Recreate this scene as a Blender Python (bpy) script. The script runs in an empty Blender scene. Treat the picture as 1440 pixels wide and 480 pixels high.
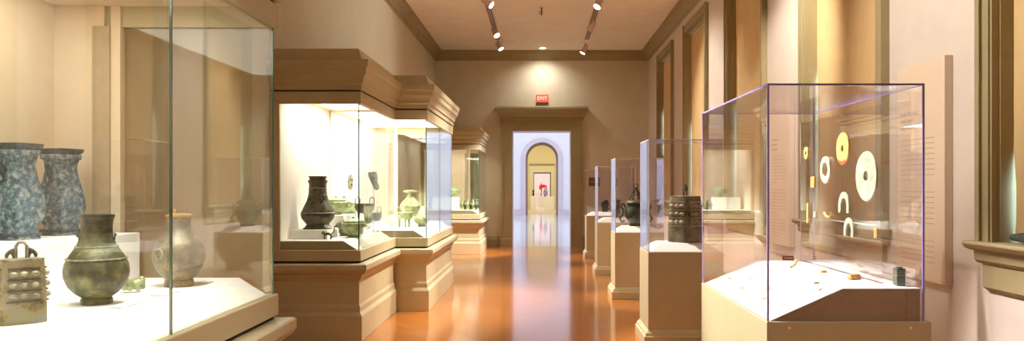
import bpy, bmesh, math, random
from mathutils import Vector, Matrix, noise
random.seed(7)
PI = math.pi
C = bpy.context.scene.collection
S = bpy.context.scene

# ------------------------------------------------------------------ camera, world, exposure
F = 1100.0; VX, VY, EYE = 760.0, 262.0, 1.6
cam_d = bpy.data.cameras.new('camera'); cam = bpy.data.objects.new('camera', cam_d); C.objects.link(cam)
cam_d.sensor_width = 36; cam_d.lens = F / 1440 * 36
cam_d.shift_x = -(VX - 720) / 1440; cam_d.shift_y = (VY - 240) / 1440
cam_d.clip_end = 200
cam.location = (0, 0, EYE); cam.rotation_euler = (PI / 2, 0, 0)
S.camera = cam
S.view_settings.view_transform = 'Standard'; S.view_settings.look = 'None'
S.view_settings.gamma = 1; S.view_settings.use_curve_mapping = False
S.view_settings.exposure = 1.27
w = bpy.data.worlds.new('daylight'); S.world = w; w.use_nodes = True
w.node_tree.nodes['Background'].inputs[0].default_value = (0.55, 0.78, 1.0, 1)
w.node_tree.nodes['Background'].inputs[1].default_value = 6.0
S.cycles.use_denoising = True
S.cycles.max_bounces = 12; S.cycles.diffuse_bounces = 6; S.cycles.glossy_bounces = 6
S.cycles.transparent_max_bounces = 48; S.cycles.transmission_bounces = 6
S.cycles.sample_clamp_indirect = 6; S.cycles.caustics_reflective = False; S.cycles.caustics_refractive = False
WARM = (1.0, 0.93, 0.80); CASEL = (1.0, 0.94, 0.87); COOL = (0.86, 0.92, 1.0)


def area(name, loc, sx, sy, watts, col, rot=(0, 0, 0)):
    d = bpy.data.lights.new(name, 'AREA'); d.shape = 'RECTANGLE'; d.size = sx; d.size_y = sy
    d.energy = watts; d.color = col
    o = bpy.data.objects.new(name, d); C.objects.link(o); o.location = loc; o.rotation_euler = rot
    return o


# unseen area lights added to brighten the rooms beyond the doorway
area('added_light_rotunda', (0, 32, 7.9), 11, 18, 600, COOL)
area('added_light_far_gallery', (0, 50, 5.4), 5, 8, 180, (1.0, 0.93, 0.72))
area('added_light_last_room', (0, 61.5, 5.4), 5, 7, 250, (1, 0.93, 0.95))


def at(x, y, d):
    return Vector(((x - VX) * d / F, d, EYE - (y - VY) * d / F))


# ------------------------------------------------------------------ materials
def mat(name, col, rough=0.6, metal=0.0, var=0.0, scale=8.0, col2=None, bump=0.0, spec=0.5, coat=0.0, emis=None, es=0.0, col3=None, detail=4.0):
    m = bpy.data.materials.new(name); m.use_nodes = True
    nt = m.node_tree; b = nt.nodes['Principled BSDF']
    b.inputs['Base Color'].default_value = (*col, 1); b.inputs['Roughness'].default_value = rough
    b.inputs['Metallic'].default_value = metal; b.inputs['Specular IOR Level'].default_value = spec
    b.inputs['Coat Weight'].default_value = coat
    if emis: b.inputs['Emission Color'].default_value = (*emis, 1); b.inputs['Emission Strength'].default_value = es
    if var > 0 or col2 or bump > 0:
        tc = nt.nodes.new('ShaderNodeTexCoord'); n = nt.nodes.new('ShaderNodeTexNoise')
        n.inputs['Scale'].default_value = scale; n.inputs['Detail'].default_value = detail; n.inputs['Roughness'].default_value = 0.65
        nt.links.new(tc.outputs['Object'], n.inputs['Vector'])
        r = nt.nodes.new('ShaderNodeValToRGB'); r.color_ramp.elements[0].position = 0.36; r.color_ramp.elements[1].position = 0.64
        a = tuple(max(0, c * (1 - var)) for c in col); z = col2 if col2 else tuple(min(1, c * (1 + var)) for c in col)
        r.color_ramp.elements[0].color = (*a, 1); r.color_ramp.elements[1].color = (*z, 1)
        if col3:
            e = r.color_ramp.elements.new(0.5); e.color = (*col3, 1)
        nt.links.new(n.outputs['Fac'], r.inputs['Fac']); nt.links.new(r.outputs['Color'], b.inputs['Base Color'])
        if bump > 0:
            bp = nt.nodes.new('ShaderNodeBump'); bp.inputs['Strength'].default_value = bump; bp.inputs['Distance'].default_value = 0.004
            n2 = nt.nodes.new('ShaderNodeTexNoise'); n2.inputs['Scale'].default_value = scale * 5; n2.inputs['Detail'].default_value = 6
            nt.links.new(tc.outputs['Object'], n2.inputs['Vector'])
            nt.links.new(n2.outputs['Fac'], bp.inputs['Height']); nt.links.new(bp.outputs['Normal'], b.inputs['Normal'])
    return m


def glass(name, tint=(0.985, 1, 0.99), f0=0.04, boost=1.0):
    m = bpy.data.materials.new(name); m.use_nodes = True; nt = m.node_tree; nt.nodes.clear()
    out = nt.nodes.new('ShaderNodeOutputMaterial'); mx = nt.nodes.new('ShaderNodeMixShader')
    t = nt.nodes.new('ShaderNodeBsdfTransparent'); t.inputs[0].default_value = (*tint, 1)
    g = nt.nodes.new('ShaderNodeBsdfGlossy'); g.inputs['Roughness'].default_value = 0.0
    g.inputs[0].default_value = (0.96, 0.98, 1, 1)
    lw = nt.nodes.new('ShaderNodeLayerWeight'); lw.inputs['Blend'].default_value = 0.5
    p = nt.nodes.new('ShaderNodeMath'); p.operation = 'POWER'; p.inputs[1].default_value = 5
    q = nt.nodes.new('ShaderNodeMath'); q.operation = 'MULTIPLY_ADD'; q.inputs[1].default_value = (1 - f0) * boost; q.inputs[2].default_value = f0
    q.use_clamp = True
    p.inputs[1].default_value = 4.2; nt.links.new(lw.outputs['Facing'], p.inputs[0]); nt.links.new(p.outputs[0], q.inputs[0])
    nt.links.new(q.outputs[0], mx.inputs[0]); nt.links.new(t.outputs[0], mx.inputs[1]); nt.links.new(g.outputs[0], mx.inputs[2])
    nt.links.new(mx.outputs[0], out.inputs[0])
    return m


def floor_wood():
    m = bpy.data.materials.new('herringbone_wood'); m.use_nodes = True; nt = m.node_tree; b = nt.nodes['Principled BSDF']
    N = nt.nodes.new; L = nt.links.new
    tc = N('ShaderNodeTexCoord'); sp = N('ShaderNodeSeparateXYZ'); L(tc.outputs['Object'], sp.inputs[0])

    def mth(op, a, bb=None):
        n = N('ShaderNodeMath'); n.operation = op
        for i, v in enumerate((a, bb)):
            if v is None: continue
            if isinstance(v, (int, float)): n.inputs[i].default_value = v
            else: L(v, n.inputs[i])
        return n.outputs[0]
    W = 0.46
    xs = mth('DIVIDE', sp.outputs[0], W)
    col = mth('FLOOR', xs); tri = mth('PINGPONG', xs, 1.0)
    t = mth('ADD', mth('DIVIDE', sp.outputs[1], 0.085), mth('MULTIPLY', tri, W / 0.085))
    row = mth('FLOOR', t)
    cb = N('ShaderNodeCombineXYZ'); L(col, cb.inputs[0]); L(row, cb.inputs[1])
    wn = N('ShaderNodeTexWhiteNoise'); wn.noise_dimensions = '2D'; L(cb.outputs[0], wn.inputs['Vector'])
    r = N('ShaderNodeValToRGB'); r.color_ramp.elements[0].color = (0.40, 0.125, 0.022, 1); r.color_ramp.elements[1].color = (0.52, 0.18, 0.035, 1)
    L(wn.outputs['Value'], r.inputs['Fac'])
    fr = mth('FRACT', t); edge = mth('LESS_THAN', fr, 0.05)
    fx = mth('FRACT', xs); e2 = mth('LESS_THAN', fx, 0.01)
    mx = N('ShaderNodeMix'); mx.data_type = 'RGBA'; L(mth('MAXIMUM', edge, e2), mx.inputs['Factor'])
    L(r.outputs['Color'], mx.inputs['A']); mx.inputs['B'].default_value = (0.2, 0.06, 0.014, 1)
    L(mx.outputs['Result'], b.inputs['Base Color'])
    ns = N('ShaderNodeTexNoise'); ns.inputs['Scale'].default_value = 2.5; L(tc.outputs['Object'], ns.inputs['Vector'])
    mr = N('ShaderNodeMapRange'); mr.inputs['To Min'].default_value = 0.13; mr.inputs['To Max'].default_value = 0.22
    L(ns.outputs['Fac'], mr.inputs['Value']); L(mr.outputs[0], b.inputs['Roughness'])
    bp = N('ShaderNodeBump'); bp.inputs['Strength'].default_value = 0.05; bp.inputs['Distance'].default_value = 0.002
    L(wn.outputs['Value'], bp.inputs['Height']); L(bp.outputs['Normal'], b.inputs['Normal'])
    b.inputs['Specular IOR Level'].default_value = 0.6; b.inputs['Coat Weight'].default_value = 0.5; b.inputs['Coat Roughness'].default_value = 0.09
    return m


def floor_marble():
    m = bpy.data.materials.new('pale_marble'); m.use_nodes = True; nt = m.node_tree; b = nt.nodes['Principled BSDF']
    tc = nt.nodes.new('ShaderNodeTexCoord'); br = nt.nodes.new('ShaderNodeTexBrick'); br.offset = 0
    br.inputs['Scale'].default_value = 1; br.inputs['Brick Width'].default_value = 1.1; br.inputs['Row Height'].default_value = 1.9
    br.inputs['Mortar Size'].default_value = 0.03
    br.inputs['Color1'].default_value = (0.62, 0.62, 0.66, 1); br.inputs['Color2'].default_value = (0.52, 0.54, 0.6, 1); br.inputs['Mortar'].default_value = (0.36, 0.38, 0.44, 1)
    nt.links.new(tc.outputs['Object'], br.inputs['Vector']); nt.links.new(br.outputs['Color'], b.inputs['Base Color'])
    b.inputs['Roughness'].default_value = 0.07; b.inputs['Specular IOR Level'].default_value = 0.8
    return m


M = dict(
    wall=mat('wall_plaster', (0.62, 0.58, 0.46), 0.85, var=0.03, scale=3, bump=0.05),
    ceil=mat('ceiling_plaster', (0.88, 0.86, 0.80), 0.9, var=0.03, scale=2),
    trim=mat('taupe_trim_paint', (0.33, 0.27, 0.145), 0.55, var=0.04, scale=6),
    paint=mat('case_paint', (0.49, 0.43, 0.275), 0.5, var=0.03, scale=6),
    pier=mat('pier_plaster', (0.66, 0.58, 0.52), 0.85, var=0.03, scale=3),
    shade=mat('shade_fabric', (0.64, 0.45, 0.22), 0.85, var=0.04, scale=5),
    panelw=mat('case_lining_fabric', (0.80, 0.74, 0.68), 0.9, var=0.02, scale=30),
    cream=mat('cream_lining', (0.80, 0.66, 0.48), 0.8, var=0.02, scale=10),
    deck=mat('deck_white', (0.84, 0.82, 0.79), 0.85, var=0.01, scale=20),
    deckside=mat('deck_side_tan', (0.46, 0.36, 0.24), 0.7, var=0.05, scale=20),
    gap=mat('shadow_gap_black', (0.02, 0.012, 0.01), 0.8),  # shade of the narrow case recesses put into a black colour
    wood=floor_wood(), marble=floor_marble(),
    glass=glass('case_glass', (0.95, 0.98, 0.945)),
    acrylic=glass('acrylic', (0.99, 0.985, 1.0), 0.035),
    edge_green=mat('glass_edge_green', (0.02, 0.10, 0.07), 0.15, spec=0.8),
    edge_violet=mat('acrylic_edge_violet', (0.30, 0.24, 0.62), 0.2, spec=0.8),
    edge_pale=mat('acrylic_edge_pale', (0.72, 0.66, 0.70), 0.25, spec=0.8),
    white=mat('white_paint', (0.78, 0.74, 0.70), 0.5),
    track=mat('track_white', (0.66, 0.58, 0.5), 0.5),
    black=mat('black_plastic', (0.02, 0.015, 0.012), 0.5),
    lens=mat('lamp_lens', (1, 1, 1), 0.3, emis=(1, 0.93, 0.82), es=9),
    diff1=mat('near_case_diffuser', (1, 1, 1), 0.5, emis=CASEL, es=1.8),
    diff4=mat('far_case_diffuser', (1, 1, 1), 0.5, emis=CASEL, es=1.6),
    diff=mat('case_light_diffuser', (1, 1, 1), 0.5, emis=CASEL, es=6.0),
    text=mat('grey_print', (0.50, 0.42, 0.36), 0.8),
    card=mat('label_card_grey', (0.62, 0.57, 0.52), 0.8),
    red=mat('exit_red', (0.62, 0.06, 0.05), 0.4, emis=(1, 0.12, 0.08), es=0.35),
    redtext=mat('exit_letters', (0.95, 0.5, 0.42), 0.4, emis=(1, 0.5, 0.35), es=0.7),
    brown=mat('dark_brown', (0.10, 0.045, 0.025), 0.5),
    r2wall=mat('rotunda_plaster', (0.74, 0.72, 0.76), 0.85, var=0.02, scale=1.5),
    r2ring=mat('arch_stone', (0.60, 0.52, 0.56), 0.7, var=0.04, scale=4),
    r2brown=mat('arch_lining_brown', (0.34, 0.22, 0.15), 0.7),
    r3wall=mat('far_gallery_yellow', (0.72, 0.64, 0.40), 0.85),
    r3floor=mat('far_floor', (0.50, 0.42, 0.30), 0.3),
    r4wall=mat('last_room_plaster', (0.80, 0.72, 0.76), 0.85),
    bronze_blue=mat('blue_patina', (0.025, 0.06, 0.10), 0.6, 0.05, var=0.2, scale=38, col2=(0.40, 0.44, 0.42), col3=(0.09, 0.18, 0.25), bump=0.9, detail=8),
    bronze_dkblue=mat('dark_blue_patina', (0.02, 0.035, 0.05), 0.55, 0.2, scale=30, col2=(0.07, 0.11, 0.14), bump=0.8),
    bronze_green=mat('green_brown_patina', (0.06, 0.045, 0.02), 0.5, 0.1, var=0.4, scale=15, col2=(0.22, 0.20, 0.09), col3=(0.07, 0.08, 0.035), bump=0.4, detail=7),
    bronze_dark=mat('dark_bronze', (0.035, 0.033, 0.022), 0.4, 0.5, var=0.3, scale=24, col2=(0.12, 0.11, 0.07), bump=0.6, detail=7),
    stud_l=mat('pale_stud_bronze', (0.26, 0.23, 0.14), 0.45, 0.1, var=0.2, scale=30, col2=(0.42, 0.36, 0.24)),
    bronze_olive=mat('olive_bronze', (0.06, 0.055, 0.028), 0.5, 0.1, var=0.3, scale=9, col2=(0.22, 0.19, 0.10), bump=0.5),
    bronze_black=mat('black_bronze', (0.015, 0.02, 0.015), 0.35, 0.5, var=0.3, scale=18, col2=(0.05, 0.065, 0.045), bump=0.5),
    bronze_tan=mat('pale_bronze', (0.12, 0.09, 0.045), 0.42, 0.15, var=0.4, scale=15, col2=(0.30, 0.22, 0.12), col3=(0.13, 0.12, 0.085), bump=0.3, detail=7),
    bronze_bell=mat('bell_bronze', (0.12, 0.095, 0.04), 0.5, 0.2, var=0.3, scale=22, col2=(0.20, 0.21, 0.18), col3=(0.25, 0.19, 0.08), bump=0.5, detail=7),
    stud_b=mat('bell_stud_bronze', (0.11, 0.115, 0.085), 0.5, 0.2, var=0.2, scale=30, col2=(0.36, 0.33, 0.2)),
    gold=mat('gilt_bronze', (0.55, 0.36, 0.10), 0.3, 0.7, var=0.1, scale=30),
    jade=mat('pale_green_jade', (0.33, 0.42, 0.30), 0.35, var=0.12, scale=16, col2=(0.58, 0.62, 0.48), spec=0.6, coat=0.3),
    jade_y=mat('yellow_jade', (0.72, 0.46, 0.13), 0.35, var=0.12, scale=30, col2=(0.78, 0.52, 0.2), spec=0.6, coat=0.3),
    jade_o=mat('orange_jade', (0.80, 0.33, 0.07), 0.35, var=0.15, scale=25, col2=(0.85, 0.5, 0.16), spec=0.6),
    jade_c=mat('cream_jade', (0.66, 0.56, 0.36), 0.4, var=0.15, scale=40, col2=(0.78, 0.72, 0.52), spec=0.6, bump=0.6),
    jade_g=mat('dark_green_jade', (0.06, 0.11, 0.08), 0.35, var=0.3, scale=30, col2=(0.16, 0.22, 0.16), spec=0.6),
    greenpot=mat('green_patina_vessel', (0.20, 0.24, 0.10), 0.5, 0.15, var=0.2, scale=16, col2=(0.42, 0.46, 0.27), col3=(0.30, 0.34, 0.17), bump=0.5),
    redbrown=mat('red_brown_jade', (0.25, 0.05, 0.02), 0.4, var=0.2, scale=30),
    roll=mat('dark_grey_cloth', (0.055, 0.06, 0.06), 0.9, var=0.2, scale=20, bump=0.5),
    clayblue=mat('blue_glaze', (0.08, 0.07, 0.32), 0.3, var=0.3, scale=8, col2=(0.5, 0.5, 0.7)),
    redart=mat('red_lacquer', (0.75, 0.03, 0.03), 0.5),
)


# ------------------------------------------------------------------ mesh helpers
class MB:
    def __init__(s): s.bm = bmesh.new()

    def box(s, x0, x1, y0, y1, z0, z1):
        v = [s.bm.verts.new(p) for p in ((x0, y0, z0), (x1, y0, z0), (x1, y1, z0), (x0, y1, z0), (x0, y0, z1), (x1, y0, z1), (x1, y1, z1), (x0, y1, z1))]
        for f in ((3, 2, 1, 0), (4, 5, 6, 7), (0, 1, 5, 4), (1, 2, 6, 5), (2, 3, 7, 6), (3, 0, 4, 7)):
            s.bm.faces.new([v[i] for i in f])
        return s

    def rings(s, rings, cap=True, closed=False):
        vs = [[s.bm.verts.new(p) for p in r] for r in rings]
        n = len(vs[0]); m = len(vs)
        for i in range(m if closed else m - 1):
            a, b = vs[i], vs[(i + 1) % m]
            for j in range(n):
                k = (j + 1) % n
                s.bm.faces.new((a[j], a[k], b[k], b[j]))
        if cap and not closed:
            s.bm.faces.new(list(reversed(vs[0]))); s.bm.faces.new(vs[-1])
        return s

    def rect_stack(s, x0, x1, y0, y1, prof, wall_left=False):
        rs = []
        for o, z in prof:
            a = x0 if wall_left else x0 - o
            rs.append([(a, y0 - o, z), (x1 + o, y0 - o, z), (x1 + o, y1 + o, z), (a, y1 + o, z)])
        return s.rings(rs)

    def prism(s, pts, axis, a, b):
        # pts 2D polygon; axis 'y': pts are (x,z); axis 'x': (y,z); axis 'z': (x,y)
        def p3(p, t):
            return {'y': (p[0], t, p[1]), 'x': (t, p[0], p[1]), 'z': (p[0], p[1], t)}[axis]
        va = [s.bm.verts.new(p3(p, a)) for p in pts]; vb = [s.bm.verts.new(p3(p, b)) for p in pts]
        n = len(pts)
        s.bm.faces.new(va); s.bm.faces.new(list(reversed(vb)))
        for i in range(n):
            j = (i + 1) % n
            s.bm.faces.new((va[i], vb[i], vb[j], va[j]))
        return s

    def loft(s, c, secs, seg=40, rot=0.0):
        # secs: (z, rx, ry, n) superellipse exponent
        rs = []
        for z, rx, ry, n in secs:
            r = []
            for i in range(seg):
                t = 2 * PI * (i + 0.5) / seg; cx, sx = math.cos(t), math.sin(t)
                x = rx * math.copysign(abs(cx) ** (2 / n), cx); y = ry * math.copysign(abs(sx) ** (2 / n), sx)
                r.append((c[0] + x * math.cos(rot) - y * math.sin(rot), c[1] + x * math.sin(rot) + y * math.cos(rot), c[2] + z))
            rs.append(r)
        return s.rings(rs)

    def lathe(s, c, prof, seg=40):
        return s.loft(c, [(z, r, r, 2) for r, z in prof], seg)

    def tube(s, pts, r, seg=8, closed=False):
        pts = [Vector(p) for p in pts]; n = len(pts); rs = []
        up = Vector((0, 0, 1)); prev = None
        for i, p in enumerate(pts):
            if closed: t = (pts[(i + 1) % n] - pts[i - 1]).normalized()
            else: t = (pts[min(i + 1, n - 1)] - pts[max(i - 1, 0)]).normalized()
            if prev is None:
                u = t.cross(up)
                if u.length < 1e-3: u = t.cross(Vector((1, 0, 0)))
            else: u = prev - t * prev.dot(t)
            u.normalize(); prev = u; v = t.cross(u)
            rr = r[i] if isinstance(r, (list, tuple)) else r
            rs.append([p + (u * math.cos(2 * PI * k / seg) + v * math.sin(2 * PI * k / seg)) * rr for k in range(seg)])
        return s.rings(rs, closed=closed)

    def ball(s, c, r, sc=(1, 1, 1), u=14, v=8):
        mt = Matrix.Translation(c) @ Matrix.Diagonal((*sc, 1))
        bmesh.ops.create_uvsphere(s.bm, u_segments=u, v_segments=v, radius=r, matrix=mt)
        return s

    def build(s, name, m, parent=None, bevel=0.0, smooth=False, seg=2, mtx=None):
        if mtx is not None: bmesh.ops.transform(s.bm, matrix=mtx, verts=s.bm.verts)
        if parent is not None:
            off = world_loc(parent)
            bmesh.ops.translate(s.bm, verts=s.bm.verts, vec=-off)
        bmesh.ops.recalc_face_normals(s.bm, faces=s.bm.faces)
        me = bpy.data.meshes.new(name); s.bm.to_mesh(me); s.bm.free()
        me.materials.append(m)
        if smooth:
            me.polygons.foreach_set('use_smooth', [True] * len(me.polygons))
            me.set_sharp_from_angle(angle=math.radians(38))
        o = bpy.data.objects.new(name, me); C.objects.link(o); o.parent = parent
        if bevel > 0:
            b = o.modifiers.new('bevel', 'BEVEL'); b.width = bevel; b.segments = seg; b.limit_method = 'ANGLE'
        return o


def world_loc(o):
    v = Vector((0, 0, 0))
    while o is not None:
        v += o.location; o = o.parent
    return v


def thing(name, loc, label, cat, group=None, kind=None):
    o = bpy.data.objects.new(name, None); C.objects.link(o); o.location = loc; o.empty_display_size = 0.1
    return tag(o, label, cat, group, kind)


def tag(o, label=None, cat=None, group=None, kind=None):
    if label: o['label'] = label
    if cat: o['category'] = cat
    if group: o['group'] = group
    if kind: o['kind'] = kind
    return o


def struct(o):
    o['kind'] = 'structure'; return o


def skin(pts, edges, radii, name, m, parent, sub=1):
    me = bpy.data.meshes.new(name); me.from_pydata([Vector(p) for p in pts], edges, []); me.update()
    o = bpy.data.objects.new(name, me); C.objects.link(o)
    sk = o.modifiers.new('s', 'SKIN')
    for i, r in enumerate(radii):
        me.skin_vertices[0].data[i].radius = (r, r) if isinstance(r, (int, float)) else r
    me.skin_vertices[0].data[0].use_root = True
    su = o.modifiers.new('u', 'SUBSURF'); su.levels = sub + 1; su.render_levels = sub + 1
    dg = bpy.context.evaluated_depsgraph_get(); dg.update()
    me2 = bpy.data.meshes.new_from_object(o.evaluated_get(dg)); me2.name = name
    C.objects.unlink(o); bpy.data.objects.remove(o)
    me2.materials.clear(); me2.materials.append(m)
    me2.polygons.foreach_set('use_smooth', [True] * len(me2.polygons))
    n = bpy.data.objects.new(name, me2); C.objects.link(n); n.parent = parent
    return n


def copy_tree(o, parent=None):
    c = o.copy(); C.objects.link(c); c.parent = parent
    for ch in list(o.children): copy_tree(ch, c)
    return c


# ================================================================== STRUCTURE
WL, WR, DE, ZC = -2.79, 2.86, 20.7, 5.17
Y0 = -4.0
DX0, DX1, DZ = -0.75, 0.81, 3.07            # doorway in the end wall
struct(MB().box(WL - 0.3, WR + 0.4, Y0 - 0.3, DE + 0.02, -0.1, 0).build('floor', M['wood']))
struct(MB().box(-7.3, 7.3, DE + 0.02, 44.5, -0.1, 0).build('floor_rotunda', M['marble']))
struct(MB().box(-5, 5, 44.5, 72, -0.1, 0).build('floor_far_gallery', M['r3floor']))
struct(MB().box(WL - 0.3, WR + 0.45, Y0 - 0.3, DE + 0.7, ZC, ZC + 0.15).build('ceiling', M['ceil']))
struct(MB().box(WL - 0.3, WL, Y0 - 0.3, DE, 0, ZC).build('wall_left', M['wall']))
struct(MB().box(WL - 0.3, WR + 0.4, Y0 - 0.3, Y0, 0, ZC).build('wall_near', M['wall']))
b = MB()
b.prism([(-7.3, 0), (DX0, 0), (DX0, DZ), (DX1, DZ), (DX1, 0), (7.3, 0), (7.3, 8), (-7.3, 8)], 'y', DE, DE + 0.7)
struct(b.build('wall_end', M['wall']))
# right wall with window openings
NEAR = [1.42 - 3.45 + 3.45 * k for k in range(6)]    # far edges
fars = [-2.03 + 3.45 * k for k in range(7)]
wins = [(f - 1.75, f) for f in fars]                  # (-3.78,-2.03) ... (16.92,18.67)
SZ, HZ = 1.25, 4.58
b = MB(); prev = Y0
for a, f in wins:
    b.box(WR, WR + 0.4, prev, a, 0, ZC); b.box(WR, WR + 0.4, a, f, 0, SZ - 0.06); b.box(WR, WR + 0.4, a, f, HZ, ZC); prev = f
b.box(WR, WR + 0.4, prev, DE, 0, ZC)
struct(b.build('wall_right', M['pier']))
order = ['behind the camera', 'beside the camera', 'at the right edge of the view', 'behind the large jade vitrine', 'third along the right wall', 'fourth along the right wall', 'nearest the doorway']
for k, (a, f) in enumerate(wins):
    wn = bpy.data.objects.new('window_%d' % (k + 1), None); C.objects.link(wn); wn.location = (WR, (a + f) / 2, SZ); struct(wn)
    b = MB(); cw, pr = 0.16, 0.05
    b.box(WR - pr, WR, a - cw, a, SZ, HZ + cw); b.box(WR - pr, WR, f, f + cw, SZ, HZ + cw); b.box(WR - pr, WR, a, f, HZ, HZ + cw)
    b.box(WR - pr - 0.02, WR - pr, a - cw, a - cw + 0.05, SZ, HZ + cw); b.box(WR - pr - 0.02, WR - pr, f + cw - 0.05, f + cw, SZ, HZ + cw)
    b.box(WR - pr - 0.012, WR - pr, f + 0.02, f + 0.05, SZ, HZ + 0.02)
    b.build('window_casing', M['trim'], wn)
    b = MB(); b.box(WR - 0.002, WR + 0.34, f - 0.012, f, SZ, HZ); b.box(WR - 0.002, WR + 0.34, a, a + 0.012, SZ, HZ); b.box(WR, WR + 0.34, a, f, HZ - 0.012, HZ)
    b.build('window_reveal', M['trim'], wn)
    pts = [(WR + 0.36, SZ), (WR - 0.115, SZ), (WR - 0.125, SZ - 0.02), (WR - 0.11, SZ - 0.045), (WR - 0.075, SZ - 0.06), (WR - 0.07, SZ - 0.12), (WR - 0.055, SZ - 0.135), (WR - 0.04, SZ - 0.28), (WR - 0.02, SZ - 0.30), (WR, SZ - 0.33), (WR + 0.0, SZ - 0.06), (WR + 0.36, SZ - 0.06)]
    b = MB(); b.prism([(WR + 0.36, SZ), (WR + 0.36, SZ - 0.06), (WR, SZ - 0.06), (WR, SZ)], 'y', a, f)
    b.prism([(WR, SZ), (WR - 0.115, SZ), (WR - 0.125, SZ - 0.02), (WR - 0.11, SZ - 0.045), (WR - 0.075, SZ - 0.06), (WR, SZ - 0.06)], 'y', a - cw - 0.05, f + cw + 0.05)
    b.prism([(WR, SZ - 0.06), (WR - 0.075, SZ - 0.06), (WR - 0.07, SZ - 0.12), (WR - 0.052, SZ - 0.14), (WR, SZ - 0.14)], 'y', a - cw, f + cw)
    b.prism([(WR, SZ - 0.14), (WR - 0.04, SZ - 0.14), (WR - 0.04, SZ - 0.29), (WR, SZ - 0.32)], 'y', a - cw + 0.04, f + cw - 0.04)
    b.build('window_sill', M['trim'], wn)
    b = MB(); xx = WR + 0.33
    b.box(xx, xx + 0.04, a, f, SZ, SZ + 0.07); b.box(xx, xx + 0.04, a, f, HZ - 0.07, HZ); b.box(xx, xx + 0.04, a, a + 0.06, SZ, HZ); b.box(xx, xx + 0.04, f - 0.06, f, SZ, HZ)
    b.box(xx, xx + 0.04, (a + f) / 2 - 0.02, (a + f) / 2 + 0.02, SZ, HZ); b.box(xx, xx + 0.04, a, f, 2.9, 2.95)
    b.build('window_frame', M['white'], wn)
    MB().box(xx + 0.015, xx + 0.02, a, f, SZ, HZ).build('window_pane', M['glass'], wn)
    z0_, z1_ = {2: (1.32, 1.85), 6: (2.3, 3.5)}.get(k, (1.32, 2.9)); g1 = 0.03 if k == 2 else 0.014
    sh = thing('window_shade', (WR + 0.13, (a + f) / 2, SZ + 0.02), 'tan fabric shade filling the tall window ' + order[k], 'window shade', 'tan shades in the tall windows')
    MB().prism([(a + 0.012, SZ + 0.02), (f - g1, SZ + 0.02), (f - g1, z0_), (f - 0.04, z0_ + 0.08), (f - 0.04, z1_ - 0.25), (f - 0.02, z1_ - 0.08), (f - 0.014, z1_), (f - 0.0135, HZ - 0.06), (a + 0.012, HZ - 0.06)], 'x', WR + 0.078, WR + 0.086).build('shade_fabric', M['shade'], sh)
    b = MB(); b.tube([(WR + 0.12, a + 0.02, HZ - 0.05), (WR + 0.12, f - 0.05, HZ - 0.05)], 0.03, 10); b.build('shade_roller', M['white'], sh)
    MB().box(WR + 0.0775, WR + 0.09, a + 0.012, f - 0.036, SZ + 0.012, SZ + 0.04).build('bottom_bar', M['shade'], sh)
# text panels on the piers


def crown(name, pts2, axis, a, b_, m=M['trim']):
    return struct(MB().prism(pts2, axis, a, b_).build(name, m))


cp = [(0, 0), (0.20, 0), (0.20, -0.035), (0.17, -0.05), (0.15, -0.09), (0.09, -0.13), (0.055, -0.17), (0.05, -0.205), (0.02, -0.22), (0.0, -0.25)]
crown('trim_1', [(WL + x, ZC + z) for x, z in cp], 'y', Y0, DE)
crown('trim_2', [(WR - x, ZC + z) for x, z in cp], 'y', Y0, DE)
crown('trim_3', [(DE - x, ZC + z) for x, z in cp], 'x', WL, WR)
# baseboards
bp_ = [(0, 0), (0.03, 0), (0.03, 0.2), (0.015, 0.24), (0.012, 0.27), (0, 0.27)]
struct(MB().prism([(WL + x, z) for x, z in bp_], 'y', Y0, DE).build('baseboard_left', M['trim']))
struct(MB().prism([(WR - x, z) for x, z in bp_], 'y', Y0, DE).build('baseboard_right', M['trim']))
b = MB(); b.prism([(DE - x, z) for x, z in bp_], 'x', WL, DX0 - 0.3); b.prism([(DE - x, z) for x, z in bp_], 'x', DX1 + 0.3, WR)
struct(b.build('baseboard_end', M['trim']))
# door surround
dr = bpy.data.objects.new('door_1', None); C.objects.link(dr); dr.location = (0.03, DE, 0); struct(dr)
b = MB()
for s_, x in ((-1, DX0), (1, DX1)):
    x0, x1 = (x - 0.29, x) if s_ < 0 else (x, x + 0.29)
    b.box(x0, x1, DE - 0.06, DE, 0.26, DZ + 0.2)
    xo = (x0, x0 + 0.06) if s_ < 0 else (x1 - 0.06, x1)
    b.box(xo[0], xo[1], DE - 0.09, DE - 0.06, 0.26, DZ + 0.2)
b.box(DX0, DX1, DE - 0.06, DE, DZ, DZ + 0.2); b.box(DX0 - 0.23, DX1 + 0.23, DE - 0.09, DE - 0.06, DZ + 0.14, DZ + 0.2)
b.build('door_casing', M['trim'], dr)
b = MB()
for s_, x in ((-1, DX0), (1, DX1)):
    x0, x1 = (x - 0.32, x) if s_ < 0 else (x, x + 0.32)
    b.rect_stack(x0, x1, DE - 0.09, DE, [(0, 0), (0, 0.2), (-0.008, 0.23), (-0.01, 0.26)])
b.build('door_plinth_block', M['trim'], dr)
b = MB()
b.rect_stack(DX0 - 0.29, DX1 + 0.29, DE - 0.06, DE + 0.3, [(0, DZ + 0.2), (0, DZ + 0.26), (0.04, DZ + 0.28), (0.04, DZ + 0.31), (0.015, DZ + 0.33), (0.015, DZ + 0.36), (0.05, DZ + 0.40), (0.10, DZ + 0.46), (0.12, DZ + 0.54), (0.15, DZ + 0.56), (0.15, DZ + 0.61), (0.13, DZ + 0.63)])
b.build('door_cornice', M['trim'], dr)
b = MB(); b.box(DX0, DX0 + 0.015, DE, DE + 0.7, 0, DZ); b.box(DX1 - 0.015, DX1, DE, DE + 0.7, 0, DZ); b.box(DX0, DX1, DE, DE + 0.7, DZ - 0.015, DZ)
b.build('door_jamb', M['r2wall'], dr)
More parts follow.
